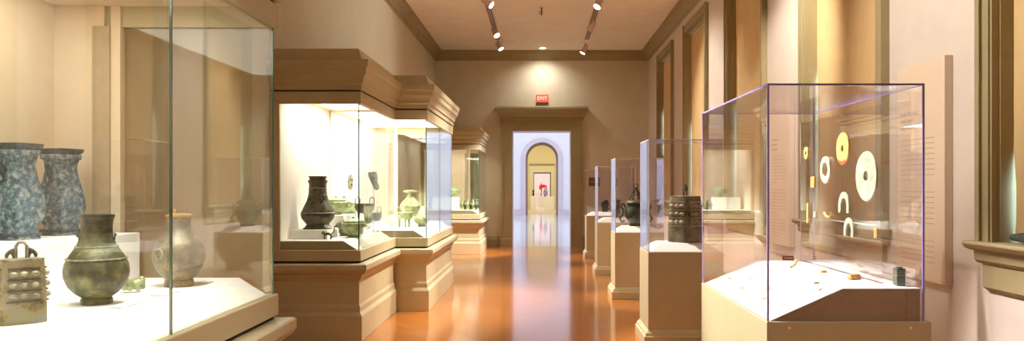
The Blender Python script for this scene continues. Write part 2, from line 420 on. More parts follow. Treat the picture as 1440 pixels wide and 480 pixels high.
# rotunda
struct(MB().box(-7.3, -7, DE + 0.7, 44.5, 0, 8).build('wall_rotunda_left', M['r2wall']))
struct(MB().box(7, 7.3, DE + 0.7, 44.5, 0, 8).build('wall_rotunda_right', M['r2wall']))
struct(MB().box(-7.3, 7.3, DE + 0.7, 44.5, 8, 8.2).build('ceiling_rotunda', M['r2wall']))
struct(MB().box(-7.0, 7.0, DE + 0.7, DE + 0.72, DZ + 0.02, 8).build('wall_rotunda_near', M['r2wall']))
AX, AR, AS = 0.08, 0.90, 3.12


def arch_poly(r, x=AX, s=AS, n=28): return [(x + r * math.cos(PI - PI * i / n), s + r * math.sin(PI - PI * i / n)) for i in range(n + 1)]


struct(MB().prism([(-7, 0), (AX - AR, 0)] + arch_poly(AR) + [(AX + AR, 0), (7, 0), (7, 8), (-7, 8)], 'y', 43, 44.5).build('wall_rotunda_far', M['r2wall']))
b = MB()
b.prism([(AX - 1.13, 0.3), (AX - 1.13, AS)] + arch_poly(1.13)[1:] + [(AX + 1.13, 0.3), (AX + AR, 0.3), (AX + AR, AS)] + arch_poly(AR)[::-1][1:] + [(AX - AR, 0.3)], 'y', 42.92, 43)
struct(b.build('trim_4', M['r2ring']))
b = MB()
b.prism([(AX - AR + 0.001, 0.0), (AX - AR + 0.001, AS)] + arch_poly(AR - .001)[1:] + [(AX + AR - .001, 0.0), (AX + 0.80, 0.0), (AX + 0.80, AS)] + arch_poly(0.80)[::-1][1:] + [(AX - 0.80, 0.0)], 'y', 43.6, 44.4)
struct(b.build('trim_5', M['r2brown']))
b = MB(); b.box(-7, AX - 0.9, 42.95, 43, 0, 0.32); b.box(AX + 0.9, 7, 42.95, 43, 0, 0.32); struct(b.build('baseboard_rotunda', M['r2ring']))
# far gallery and last room
b = MB(); b.box(-5, -4, 44.5, 56, 0, 5.5); struct(b.build('wall_far_gallery_left', M['r3wall']))
b = MB(); b.box(4, 5, 44.5, 56, 0, 5.5); struct(b.build('wall_far_gallery_right', M['r3wall']))
struct(MB().box(-5, 5, 44.5, 72, 5.5, 5.7).build('ceiling_far_gallery', M['r3wall']))
struct(MB().prism([(-5, 0), (-0.46, 0), (-0.46, 2.52), (0.71, 2.52), (0.71, 0), (5, 0), (5, 5.5), (-5, 5.5)], 'y', 56, 56.4).build('wall_far_gallery_end', M['r3wall']))
b = MB(); b.box(-0.80, 1.0, 55.85, 56, 3.12, 3.2); struct(b.build('trim_6', M['trim']))
b = MB(); b.box(-0.80, -0.46, 55.95, 56, 0, 3.12); b.box(0.71, 1.0, 55.95, 56, 0, 3.12); b.box(-0.46, 0.71, 55.95, 56, 2.56, 3.12); struct(b.build('trim_7', mat('far_door_casing', (0.70, 0.66, 0.48), 0.7)))
b = MB(); b.box(-0.5, 0.75, 55.93, 56, 2.50, 2.58); b.box(0.68, 0.74, 55.93, 56, 0, 2.5); b.box(-0.49, -0.45, 55.93, 56, 0, 2.5); struct(b.build('door_2', M['brown']))
struct(MB().box(-5, 5, 68, 68.3, 0, 5.5).build('wall_last_room', M['r4wall']))
struct(MB().box(-5, -4.7, 56.4, 68, 0, 5.5).build('wall_last_room_left', M['r4wall']))
struct(MB().box(4.7, 5, 56.4, 68, 0, 5.5).build('wall_last_room_right', M['r4wall']))


# ================================================================== LEFT WALL CASES
def wall_case(label, X0, X1, d0, d1, zo=0.0, front_from=None, seams=(), far_panel=0.35, dif=(0, 0), near='glass', has_far=True, gx=None, group='tall glazed wall cases', t=None):
    t = t or thing('display_case', ((X0 + X1) / 2, (d0 + d1) / 2, 0), label, 'display case', group)
    gb, gt = 0.94 + zo, 2.45
    s = MB()
    prof = [(0.035, 0), (0.035, 0.26), (0.012, 0.30), (0.012, 0.35), (0, 0.38), (0, 0.62 + zo), (0.02, 0.64 + zo), (0.03, 0.68 + zo), (0.06, 0.70 + zo)]
    s.rect_stack(X0, X1, d0, d1, prof, True); s.build('base', M['paint'], t, 0.004)
    s = MB(); s.rect_stack(X0, X1, d0, d1, [(0.06, 0.702 + zo), (0.075, 0.71 + zo), (0.095, 0.74 + zo), (0.095, 0.79 + zo), (0.085, 0.80 + zo), (0.02, 0.805 + zo)], True); s.build('ledge', M['paint'], t, 0.003)
    s = MB(); s.rect_stack(X0, X1, d0, d1, [(0.0, 0.806 + zo), (0.0, 0.825 + zo)], True); s.build('shadow_gap', M['gap'], t)
    s = MB(); s.rect_stack(X0, X1, d0, d1, [(0.02, 0.826 + zo), (0.02, gb - 0.005), (0.015, gb)], True); s.build('rim_board', M['paint'], t, 0.002)
    # deck: slopes up from the aisle side, then level
    ff = X0 if front_from is None else front_from
    dk = [(X1 - 0.03, gb + 0.001), (X1 - 0.17, gb + 0.085), (X0 + 0.02, gb + 0.085), (X0 + 0.02, gb + 0.001)]
    s = MB(); s.prism(dk, 'y', d0 + (0.03 if near == 'glass' else 0), d1 - 0.03); s.build('deck', M['deckside'], t)
    s = MB(); s.prism([(X1 - 0.034, gb + 0.005), (X1 - 0.171, gb + 0.091), (X0 + 0.02, gb + 0.091), (X0 + 0.02, gb + 0.086), (X1 - 0.17, gb + 0.086), (X1 - 0.028, gb + 0.001)], 'y', d0 + (0.035 if near == 'glass' else 0), d1 - 0.035)
    s.build('deck_cover', M['deck'], t)
    # back lining
    bx = X0 + 0.06 if gx is None else gx
    MB().box(X0, bx, d0 + 0.012, d1 - 0.012, gb + 0.093, gt + 0.11).build('back_panel', M['cream' if zo else 'panelw'], t)
    # corner post at the wall, near end
    if front_from is None:
        MB().box(X0, bx + 0.004, d0 - 0.018, d0 + 0.01, gb, gt).build('corner_post', M['paint'], t)
    # glass
    fx0 = bx + 0.004 if front_from is None else front_from
    if near == 'glass':
        MB().box(fx0, X1 - 0.012, d0, d0 + 0.01, gb, gt).build('glass_pane', M['glass'], t)
        MB().box(X1 - 0.010, X1, d0, d0 + 0.010, gb, gt).build('glass_edge', M['edge_green'], t)
    cuts = [d0 + 0.012] + list(seams) + [d1 - 0.012]
    for i in range(len(cuts) - 1):
        MB().box(X1 - 0.01, X1, cuts[i] + 0.004, cuts[i + 1] - 0.004, gb, gt).build('glass_pane', M['glass'], t)
        if i: MB().box(X1 - 0.01, X1, cuts[i] - 0.003, cuts[i] + 0.003, gb, gt).build('glass_edge', M['edge_green'], t)
    if has_far:
        px = bx + far_panel
        MB().box(px, X1 - 0.012, d1 - 0.01, d1, gb, gt).build('glass_pane', M['glass'], t)
        MB().box(X1 - 0.008, X1, d1 - 0.008, d1, gb, gt).build('glass_edge', M['edge_green'], t)
        s = MB(); s.box(bx, px - 0.085, d1 - 0.05, d1, gb + 0.093, gt + 0.11); s.box(px - 0.05, px, d1 - 0.05, d1, gb + 0.093, gt + 0.11)
        s.build('end_panel', M['cream'], t)
        MB().box(px - 0.14, px - 0.05, d1 - 0.065, d1 - 0.045, gb + 0.093, gt + 0.0).build('end_post', M['deckside'], t)
    # fascia ring and ceiling
    s = MB(); zt = gt + 0.125
    s.box(X1 - 0.03, X1 + 0.02, d0 - 0.02, d1 + 0.02, gt, zt)
    if near == 'glass': s.box(X0 if front_from is None else front_from, X1 - 0.03, d0 - 0.02, d0 + 0.03, gt, zt)
    if has_far: s.box(X0, X1 - 0.03, d1 - 0.03, d1 + 0.02, gt, zt)
    s.build('fascia', M['paint'], t, 0.002)
    MB().box(X0, X1 - 0.032, d0 + 0.0, d1 - 0.032, gt + 0.112, zt).build('case_ceiling', M['cream'], t)
    s = MB(); s.rect_stack(X0, X1, d0, d1, [(0.0, zt), (0.0, zt + 0.018)], True); s.build('shadow_gap', M['gap'], t)
    s = MB(); z = zt + 0.018
    s.rect_stack(X0, X1, d0, d1, [(0.03, z), (0.03, z + 0.05), (0.05, z + 0.065), (0.052, z + 0.10), (0.065, z + 0.13), (0.09, z + 0.16), (0.095, z + 0.21), (0.115, z + 0.235), (0.12, z + 0.30), (0.05, z + 0.305), (0.03, z + 0.32), (-0.01, z + 0.43)], True)
    s.build('cornice', M['paint'], t, 0.003)
    if dif[1] > dif[0]:
        MB().box(bx + 0.15, X1 - 0.2, dif[0], dif[1], gt + 0.098, gt + 0.108).build('light_diffuser', M['diff1' if zo else 'diff4' if d0 > 18 else 'diff'], t)
    return t


nc = wall_case('tall glazed case nearest the camera with blue vessels and a bell inside', WL + 0.12, -1.436, 1.55, 4.21, 0.08, seams=(3.05,), dif=(1.75, 3.85), gx=-2.585)
for px_, py_, wt_ in ((-1.62, 2.3, 34), (-1.62, 3.1, 38), (-1.62, 3.65, 32)):  # unseen lamps added under the case ceiling to light deck and vessels
    ld = bpy.data.lights.new('added_case_lamp', 'SPOT'); ld.energy = wt_; ld.color = CASEL; ld.spot_size = math.radians(88); ld.spot_blend = 0.8; ld.shadow_soft_size = 0.04
    lo = bpy.data.objects.new('added_case_lamp', ld); C.objects.link(lo); lo.parent = nc; lo.location = Vector((px_, py_, 2.53)) - nc.location
    MB().loft((px_, py_, 2.545), [(0, .03, .03, 2), (.015, .035, .035, 2)], 16).build('added_lamp_ring', M['track'], nc)
bf = wall_case('long glazed case holding the tall dark vase, its far half stepping out into the aisle', WL, -1.87, 8.07, 9.98, 0, dif=(8.3, 9.7), has_far=False, gx=-2.69)
wall_case('', WL, -1.46, 10.02, 12.85, 0, front_from=-1.87, seams=(11.4,), dif=(10.2, 12.6), near='glass', gx=-2.69, t=bf)
wall_case('distant glazed case by the doorway with a row of small figurines', WL, -1.43, 18.3, 20.3, 0, dif=(18.9, 19.9), gx=-2.72, far_panel=0.9)


# ================================================================== RIGHT PLINTHS
def plinth(label, x0, x1, y0, y1, frust=0.08, group='square plinths along the right side'):
    t = thing('display_plinth', ((x0 + x1) / 2, (y0 + y1) / 2, 0), label, 'plinth', group)
    s = MB(); s.rect_stack(x0, x1, y0, y1, [(0.045, 0), (0.045, 0.10), (0.03, 0.115), (0.028, 0.13), (0.008, 0.155), (0, 0.165), (0, 0.935), (-0.003, 0.94)]); s.build('plinth_body', M['paint'], t, 0.003)
    s = MB(); s.rect_stack(x0, x1, y0, y1, [(-0.02, 0.9405), (-0.02, 0.944), (-0.15, 0.94 + frust)]); s.build('sloped_deck', M['deck'], t)
    return t


def vitrine(label, x0, x1, y0, y1, z0, z1, edge, group='clear acrylic covers'):
    t = thing('acrylic_cover', ((x0 + x1) / 2, (y0 + y1) / 2, z0), label, 'display cover', group)
    k = 0.010; g = M['acrylic']
    MB().box(x0 + k, x1 - k, y0, y0 + 0.008, z0, z1 - k).build('front_pane', g, t)
    MB().box(x0 + k, x1 - k, y1 - 0.008, y1, z0, z1 - k).build('back_pane', g, t)
    MB().box(x0, x0 + 0.008, y0 + k, y1 - k, z0, z1 - k).build('side_pane', g, t)
    MB().box(x1 - 0.008, x1, y0 + k, y1 - k, z0, z1 - k).build('side_pane', g, t)
    MB().box(x0 + k, x1 - k, y0 + k, y1 - k, z1 - 0.008, z1).build('top_pane', g, t)
    s = MB(); e = 0.009
    for x in (x0, x1 - e):
        for y in (y0, y1 - e): s.box(x, x + e, y, y + e, z0, z1)
    for y in (y0, y1 - e): s.box(x0 + e, x1 - e, y, y + e, z1 - e, z1)
    for x in (x0, x1 - e): s.box(x, x + e, y0 + e, y1 - e, z1 - e, z1)
    s.build('joint_edges', edge, t)
    return t


plinth('taupe plinth carrying the studded square bell', 1.075, 1.825, 7.8, 8.47)
vitrine('clear cover over the studded square bell', 1.08, 1.82, 7.805, 8.465, 0.941, 2.07, M['edge_pale'])
plinth('taupe plinth carrying the lidded dark vessel with a conical top', 1.055, 1.755, 11.08, 11.72)
vitrine('clear cover over the lidded dark vessel with a conical top', 1.06, 1.75, 11.085, 11.715, 0.941, 2.0, M['edge_pale'])
plinth('taupe plinth carrying the small green vase with a flared rim', 1.025, 1.725, 14.1, 14.74)
vitrine('clear cover over the small green vase with a flared rim', 1.03, 1.72, 14.105, 14.735, 0.941, 1.96, M['edge_pale'])
plinth('taupe plinth closest to the doorway', 1.02, 1.72, 17.3, 17.94)
vitrine('clear cover closest to the doorway over a small dark beaker', 1.025, 1.715, 17.305, 17.935, 0.941, 1.96, M['edge_pale'])
# near large jade case
BX0, BX1, BY0, BY1 = 1.10, 1.90, 3.80, 5.34
t = thing('display_plinth', ((BX0 + BX1) / 2, (BY0 + BY1) / 2, 0), 'large long plinth in front carrying the jade discs', 'plinth')
s = MB(); s.rect_stack(BX0, BX1, BY0, BY1, [(0.045, 0), (0.045, 0.10), (0.03, 0.115), (0.008, 0.155), (0, 0.165), (0, 0.938), (-0.002, 0.94)]); s.build('plinth_body', M['paint'], t, 0.002)
dk = [(BX0 + 0.022, 0.9405), (BX0 + 0.375, 1.095), (1.854, 1.095), (1.854, 0.9405)]
MB().prism(dk, 'y', BY0 + 0.02, BY1 - 0.02).build('deck_block', M['deckside'], t)
MB().prism([(BX0 + 0.015, 0.9405), (BX0 + 0.374, 1.10), (1.855, 1.10), (1.855, 1.0955), (BX0 + 0.376, 1.0955), (BX0 + 0.027, 0.9405)], 'y', BY0 + 0.018, BY1 - 0.018).build('deck_cover', M['deck'], t)
MB().box(1.786, 1.79, BY0 + 0.0185, BY0 + 0.0199, 0.942, 1.094).build('deck_seam', M['trim'], t)
for x in (1.21, 1.80):
    s = MB(); s.tube([(x, BY0 - 0.004, 0.91), (x, BY0 + 0.001, 0.91)], 0.007, 10); tag(s.build('screw', M['white'], t), 'small pale screw head')
vitrine('large clear cover with violet edges over the jade discs', BX0 + 0.003, 1.868, BY0 + 0.003, BY1 - 0.003, 0.941, 2.10, M['edge_violet'])


# ================================================================== TEXT PANELS
def text_panel(label, ya, yb, z0=0.91, z1=2.51):
    t = thing('text_panel', (WR - 0.03, (ya + yb) / 2, z0), label, 'wall panel', 'text panels on the right wall')
    MB().box(WR - 0.06, WR - 0.002, ya, yb, z0, z1).build('panel_board', mat('panel_board_cream', (0.72, 0.58, 0.45), 0.7), t, 0.003)
    s = MB(); x = WR - 0.0612; rnd = random.Random(3)
    # blurred, unreadable print: heading of three lines, then paragraphs (text runs from the far edge toward the camera)
    def line(z, y_from, y_to, h):
        y = y_from
        while y > y_to:
            wl = rnd.uniform(0.4, 1.3) * h * 3; e = max(y - wl, y_to)
            s.box(x, x + 0.001, e, y, z - h / 2 * rnd.uniform(.8, 1.1), z + h / 2); y = e - h * 0.6
    for i, wdt in enumerate((0.26, 0.20, 0.24)): line(z1 - 0.36 - i * 0.055, yb - 0.06, yb - 0.06 - wdt, 0.022)
    z = z1 - 0.56
    for n in (9, 8, 6):
        for i in range(n):
            line(z, yb - 0.06, yb - 0.06 - (0.52 if i < n - 1 else 0.25), 0.006); z -= 0.038
        z -= 0.05
    s.build('lettering', M['text'], t)['kind'] = 'stuff'


text_panel('cream text panel on the wall behind the large jade case', 5.42, 6.14)
text_panel('cream text panel farther along, between two tall windows', 8.80, 9.52)

# window draught roll
s = MB(); s.tube([(WR + 0.038, 4.80 - i * 0.15, SZ + 0.036 + 0.003 * (i % 2)) for i in range(11)], [0.02] + [0.036] * 9 + [0.02], 12)
tag(s.build('draught_roll', M['roll'], None, smooth=True), 'dark grey rolled cloth lying on the window sill at the right edge', 'cloth roll')

# ================================================================== WALL SIGNS
t = thing('exit_sign', (0.04, DE - 0.03, 3.76), 'red exit sign on the wall above the door cornice', 'exit sign')
MB().box(-0.11, 0.21, DE - 0.05, DE, 3.82, 4.02).build('sign_face', M['red'], t, 0.004)
MB().box(-0.11, 0.21, DE - 0.055, DE, 3.76, 3.82).build('sign_base', M['brown'], t, 0.003)
cu = bpy.data.curves.new('lettering', 'FONT'); cu.body = 'EXIT'; cu.size = 0.13; cu.align_x = 'CENTER'; cu.align_y = 'CENTER'; cu.extrude = 0.002
cu.materials.append(M['redtext']); o = bpy.data.objects.new('tmp', cu); C.objects.link(o); dg = bpy.context.evaluated_depsgraph_get(); lm = bpy.data.meshes.new_from_object(o.evaluated_get(dg)); bpy.data.objects.remove(o)
o = bpy.data.objects.new('lettering', lm); C.objects.link(o); o.parent = t
o.location = (0.05 - 0.04, -0.024, 0.16); o.rotation_euler = (PI / 2, 0, 0)
t = thing('wall_plaque', (1.42, DE - 0.01, 1.6), 'small dark plaque on the end wall right of the doorway', 'plaque')
MB().box(1.28, 1.57, DE - 0.02, DE, 1.60, 1.83).build('plaque_face', M['brown'], t, 0.004)
MB().box(1.31, 1.54, DE - 0.022, DE - 0.02, 1.70, 1.715).build('lettering', M['text'], t)


# ================================================================== CEILING FITTINGS
def track(label, X, z=ZC):
    t = thing('lighting_track', (X, 7.5, z), label, 'lighting track', 'lighting tracks')
    MB().box(X - 0.06, X + 0.06, Y0 + 0.5, 18.9, z - 0.03, z).build('track_rail', M['track'], t)
    for i, dx in enumerate((-0.035, 0, 0.035)):
        MB().box(X + dx - 0.009, X + dx + 0.009, Y0 + 0.55, 18.85, z - 0.034, z - 0.03).build('slot', M['black'], t)


track('slotted lighting track on the window half of the ceiling', 1.12)
track('slotted lighting track on the case half of the ceiling', -1.03)
WH = mat('lamp_housing', (0.62, 0.50, 0.44), 0.45)


def track_head(X, Y, target, watts, label, cone=48, col=WARM, blend=0.7, grp='track spotlights'):
    zt = ZC - 0.03
    t = thing('spotlight', (X, Y, zt), label, 'spotlight', grp)
    piv = Vector((X, Y, zt - 0.10)); d = (Vector(target) - piv).normalized()
    MB().box(X - 0.025, X + 0.025, Y - 0.06, Y + 0.06, zt - 0.035, zt - 0.004).build('adapter', M['track'], t, 0.004)
    s = MB(); s.tube([(X, Y, zt - 0.035), piv], 0.012, 8); s.build('stem', M['track'], t)
    q = d.to_track_quat('Z', 'Y').to_matrix().to_4x4(); m = Matrix.Translation(piv) @ q
    s = MB(); s.lathe((0, 0, -0.06), [(0.03, 0), (0.05, 0.012), (0.055, 0.03), (0.058, 0.14), (0.075, 0.20), (0.078, 0.225), (0.070, 0.226), (0.066, 0.20)], 20); hs = s.build('housing', WH, t, smooth=True, mtx=m)
    s = MB(); s.lathe((0, 0, 0.148), [(0.062, 0), (0.062, 0.006)], 20); s.build('lens', M['lens'], hs, mtx=m)
    ld = bpy.data.lights.new('beam', 'SPOT'); ld.energy = watts; ld.color = col; ld.spot_size = math.radians(cone); ld.spot_blend = blend; ld.shadow_soft_size = 0.06
    lo = bpy.data.objects.new('beam', ld); C.objects.link(lo); lo.parent = t
    lo.location = piv + d * 0.20 - t.location
    lo.rotation_euler = (-d).to_track_quat('Z', 'Y').to_euler()


RX, LX = 1.12, -1.03
heads = [  # heads nearer than the view are unseen, placed to light near things
    # case-side track: aim back toward the camera end, at the plinths and piers
    (LX, 2.6, (1.6, 1.8, 0.6), 200, 60), (LX, 5.0, (2.85, 5.7, 2.9), 380, 46), (LX, 6.0, (1.5, 4.5, 1.1), 1600, 32), (LX, 9.6, (1.45, 8.1, 1.0), 900, 30),
    (LX, 12.9, (1.4, 11.4, 1.0), 850, 30), (LX, 14.5, (2.85, 13.2, 2.2), 350, 60), (LX, 17.3, (1.35, 14.8, 1.0), 900, 36), (LX, 18.9, (1.35, 17.6, 1.0), 700, 36),
    # window-side track: aim at the cases on the left wall
    (RX, 3.4, (-1.5, 2.6, 1.0), 150, 42), (RX, 7.0, (2.85, 9.2, 2.3), 350, 55), (RX, 9.9, (-1.6, 9.3, 0.6), 560, 40), (RX, 13.2, (-2.79, 12.6, 4.2), 75, 90), (RX, 12.2, (-1.4, 11.0, 0.6), 620, 50),  # the weak wide head is added to brighten the upper left wall
    (RX, 14.5, (-1.3, 12.6, 1.0), 300, 50), (RX, 16.6, (-2.0, 18.6, 0.3), 1700, 32), (RX, 19.4, (-1.2, 18.9, 0.9), 300, 50),
]
for i, (x, y, tg, wt, cn) in enumerate(heads):
    side = 'window-side' if x > 0 else 'case-side'
    if y == 19.4: lab = 'last track spotlight of the window-side track, nearest the end wall'
    elif y == 18.9: lab = 'last track spotlight of the case-side track, nearest the end wall'
    elif y in (16.6, 17.3): lab = 'second spotlight from the end wall on the %s track' % side
    elif y == 14.5: lab = 'third spotlight from the end wall on the %s track' % side
    else: lab = 'unseen pale cylindrical spotlight on the %s track, number %d from the camera end' % (side, i % 9 + 1)
    track_head(x, y, tg, wt, lab, cn)
# recessed downlights; those before the end wall are unseen, added for ambient light
for i, y in enumerate((-1.0, 2.5, 6.0, 9.5, 13.0, 20.15)):
    t = thing('downlight', (0.055, y, ZC), 'round recessed downlight in the ceiling just in front of the end wall' if y > 20 else 'unseen recessed downlight added overhead, number %d from the camera end' % (i + 1), 'downlight', 'recessed downlights')
    s = MB(); s.loft((0.055, y, ZC - 0.012), [(0, 0.10, 0.10, 2), (0.012, 0.11, 0.11, 2)], 24); s.build('trim_ring', M['white'], t)
    s = MB(); s.loft((0.055, y, ZC - 0.014), [(0, 0.075, 0.075, 2), (0.002, 0.075, 0.075, 2)], 24); s.build('lens', M['lens'], t)
    ld = bpy.data.lights.new('beam', 'SPOT'); ld.energy = 60 if y < 20 else 55; ld.color = WARM; ld.spot_size = math.radians(80 if y < 20 else 150); ld.spot_blend = 1.0; ld.shadow_soft_size = 0.08
    lo = bpy.data.objects.new('beam', ld); C.objects.link(lo); lo.parent = t; lo.location = (0, 0, -0.05)
t = thing('smoke_detector', (0.01, 16.0, ZC), 'small round detector on the ceiling between the tracks', 'smoke detector')
s = MB(); s.lathe((0.01, 16.0, ZC - 0.035), [(0.04, 0), (0.055, 0.01), (0.06, 0.035)], 20); s.build('detector_body', M['track'], t, smooth=True)
t = thing('sprinkler_head', (0.02, 15.6, ZC), 'small hanging sprinkler head on the ceiling between the tracks', 'sprinkler')
s = MB(); s.lathe((0.02, 15.6, ZC - 0.012), [(0.045, 0), (0.045, 0.012)], 16); s.build('escutcheon', M['track'], t)
s = MB(); s.tube([(0.02, 15.6, ZC - 0.01), (0.02, 15.6, ZC - 0.13)], 0.012, 8); s.lathe((0.02, 15.6, ZC - 0.15), [(0.03, 0), (0.03, 0.006)], 12); s.build('pipe_stub', M['brown'], t)


# ================================================================== VESSELS
def seg_secs(prof, seg, n): return [(z, r, r, n) for r, z in prof]


def ring_handle(t, c, r, m, ax='x', name='ring_handle', rr=0.004):
    pts = []
    for i in range(16):
        a = 2 * PI * i / 16
        if ax == 'x': pts.append((c[0], c[1] + r * math.cos(a), c[2] + r * math.sin(a)))
        else: pts.append((c[0] + r * math.cos(a), c[1], c[2] + r * math.sin(a)))
    s = MB(); s.tube(pts, rr, 6, closed=True); return s.build(name, m, t, smooth=True)


def bell(loc, W, D, H, rot, label, m, ms, group='bronze bells', handle='arch', hh=0.06):
    """flat-bottomed oval-section bell with three rows of studs on each face"""
    t = thing('bronze_bell', loc, label, 'bell', group)
    x, y, z = loc; R = Matrix.Translation(loc) @ Matrix.Rotation(rot, 4, 'Z') @ Matrix.Translation(-Vector(loc))
    n = 4.5
    s = MB(); s.loft(loc, [(0, W / 2, D / 2, n), (0.01, W / 2 * 1.01, D / 2 * 1.01, n), (H * 0.3, W / 2, D / 2, n), (H * 0.97, W / 2 * 0.90, D / 2 * 0.90, n), (H, W / 2 * 0.88, D / 2 * 0.88, n)], 56)
    s.build('bell_body', m, t, smooth=True, mtx=R)
    s = MB(); s.loft((x, y, z + H), [(0, W / 2 * .90, D / 2 * .90, n), (0.008, W / 2 * .90, D / 2 * .90, n)], 56); s.build('top_plate', ms, t, mtx=R)

    def half(zz): return 1 - 0.1 * max(0, (zz / H - 0.3)) / 0.67
    s = MB()
    for zz in (0.36, 0.535, 0.71, 0.885):
        for sg in (1, -1):
            hy = D / 2 * half(zz * H) * 1.0; hx = W / 2 * half(zz * H) * 0.72
            s.box(x - hx, x + hx, y + sg * hy - 0.003, y + sg * hy + 0.003, z + H * zz - 0.012 * H, z + H * zz + 0.012 * H)
            hx2 = W / 2 * half(zz * H); hy2 = D / 2 * half(zz * H) * 0.72
            s.box(x + sg * hx2 - 0.003, x + sg * hx2 + 0.003, y - hy2, y + hy2, z + H * zz - 0.012 * H, z + H * zz + 0.012 * H)
    s.build('raised_bands', M['bronze_dark'] if handle == 'arch' else ms, t, mtx=R)
    k = W * 0.095
    for zz in (0.447, 0.622, 0.797):
        hf = half(zz * H)
        for u in (-0.46, 0, 0.46):
            for px, py in ((u * W / 2 * 0.95, -D / 2 * hf), (W / 2 * hf, u * D / 2 * 0.95), (-W / 2 * hf, u * D / 2 * 0.95)):
                s = MB(); s.ball((x + px, y + py, z + H * zz), k, (1, 1, 0.75), 10, 6); s.build('stud', ms, t, smooth=True, mtx=R)
    # handle: two small beasts holding a loop
    hz = z + H + 0.008
    if handle == 'arch':
        s = MB(); s.tube([(x - 0.017, y, hz), (x - 0.017, y, hz + hh * 0.72), (x - 0.008, y, hz + hh * 0.95), (x + 0.008, y, hz + hh * 0.95), (x + 0.017, y, hz + hh * 0.72), (x + 0.017, y, hz)], 0.006, 8); s.build('loop', ms, t, smooth=True, mtx=R)
        for sg in (-1, 1):
            p = [(x + sg * 0.020, y, hz + 0.036), (x + sg * 0.032, y, hz + 0.034), (x + sg * 0.042, y, hz + 0.018), (x + sg * 0.046, y, hz + 0.002), (x + sg * 0.024, y, hz + 0.016), (x + sg * 0.021, y, hz + 0.0)]
            p = [tuple(R @ Vector(q) - Vector(loc)) for q in p]
            skin(p, [(0, 1), (1, 2), (2, 3), (1, 4), (4, 5)], [0.009, 0.011, 0.009, 0.005, 0.007, 0.005], 'beast', M['bronze_dark'], t)
    else:
        p = [(x - 0.02, y, hz), (x - 0.022, y, hz + hh * .45), (x, y, hz + hh * .6), (x + 0.022, y, hz + hh * .45), (x + 0.02, y, hz), (x - 0.006, y, hz + hh * 0.95), (x + 0.012, y, hz + hh * 1.05), (x + 0.03, y, hz + hh * 0.9)]
        p = [tuple(R @ Vector(q) - Vector(loc)) for q in p]
        skin(p, [(0, 1), (1, 2), (2, 3), (3, 4), (2, 5), (5, 6), (3, 7)], [0.009, 0.010, 0.014, 0.010, 0.009, 0.011, 0.012, 0.007], 'beast', M['bronze_dark'], t)
    return t


# --- near case (case deck z = 1.11)
ZD1 = 1.1115
bl = at(30, 458, 2.80); bell((bl.x, bl.y, ZD1), 0.150, 0.105, 0.222, math.radians(44), 'greenish bronze bell with studs and beast loop, front of the nearest case', M['bronze_bell'], M['stud_b'])

# round vase
v = at(136, 430, 3.25); L0 = (v.x, v.y, ZD1)
t = thing('bronze_vase', L0, 'round-bellied green bronze vase with dark flared neck in the nearest case', 'vase', 'bronze vases in the nearest case')
prof = [(0.058, 0), (0.061, 0.004), (0.060, 0.022), (0.056, 0.028), (0.080, 0.045), (0.106, 0.075), (0.120, 0.11), (0.123, 0.135), (0.119, 0.165), (0.106, 0.195), (0.088, 0.222), (0.073, 0.246), (0.064, 0.27), (0.060, 0.295)]
s = MB(); s.lathe(L0, prof, 56); s.build('body', M['bronze_green'], t, smooth=True)
s = MB(); s.lathe(L0, [(0.060, 0.293), (0.0585, 0.315), (0.060, 0.34), (0.064, 0.357), (0.067, 0.360), (0.067, 0.370), (0.060, 0.370), (0.052, 0.34), (0.050, 0.30)], 48); tag(s.build('neck', M['bronze_dark'], t, smooth=True), 'dark flared neck')
for zz, r in ((0.188, 0.1105), (0.238, 0.077)):
    ring = [(L0[0] + r * math.cos(a), L0[1] + r * math.sin(a), L0[2] + zz) for a in [2 * PI * i / 72 for i in range(72)]]
    s = MB(); s.tube(ring, [0.0035 if i % 2 else 0.0048 for i in range(72)], 6, closed=True); s.build('rope_band', M['stud_b'], t, smooth=True)
for a in (math.radians(-150), math.radians(20)):
    p = Vector(L0) + Vector((0.064 * math.cos(a), 0.064 * math.sin(a), 0.285))
    s = MB(); s.ball(p, 0.011, (1, 1, 0.8)); mk = s.build('mask_mount', M['bronze_dark'], t, smooth=True)
    s = MB(); s.tube([(p.x - 0.016 * math.sin(a) * math.cos(k), p.y + 0.016 * math.cos(a) * math.cos(k), p.z - 0.014 + 0.016 * math.sin(k)) for k in [2 * PI * i / 14 for i in range(14)]], 0.003, 6, closed=True)
    s.build('ring_handle', M['bronze_dark'], mk, smooth=True)
# lidded pear vase
v = at(252, 402, 3.83); L0 = (v.x, v.y, ZD1)
t = thing('bronze_vase', L0, 'tan bronze jar with gilt three-knobbed lid and ring handles in the nearest case', 'vase', 'bronze vases in the nearest case')
s = MB(); s.lathe(L0, [(0.066, 0), (0.068, 0.004), (0.066, 0.028), (0.062, 0.034), (0.082, 0.055), (0.106, 0.09), (0.120, 0.13), (0.121, 0.155), (0.113, 0.19), (0.096, 0.222), (0.076, 0.25), (0.060, 0.275), (0.052, 0.30), (0.053, 0.325), (0.057, 0.338)], 56); s.build('body', M['bronze_tan'], t, smooth=True)
s = MB(); s.lathe((L0[0], L0[1], L0[2] + 0.339), [(0.061, 0), (0.062, 0.008), (0.05, 0.014), (0.025, 0.018), (0.01, 0.019)], 40); lid = s.build('lid', M['gold'], t, smooth=True)
for i in range(3):
    a = 2 * PI * i / 3 + 0.5; s = MB(); c = (L0[0] + 0.036 * math.cos(a), L0[1] + 0.036 * math.sin(a), L0[2] + 0.352)
    s.tube([c, (c[0] * 1.0, c[1], c[2] + 0.014), (c[0] + 0.006 * math.cos(a), c[1] + 0.006 * math.sin(a), c[2] + 0.022)], [0.005, 0.004, 0.005], 8); k_ = s.build('knob', M['gold'], lid, smooth=True)
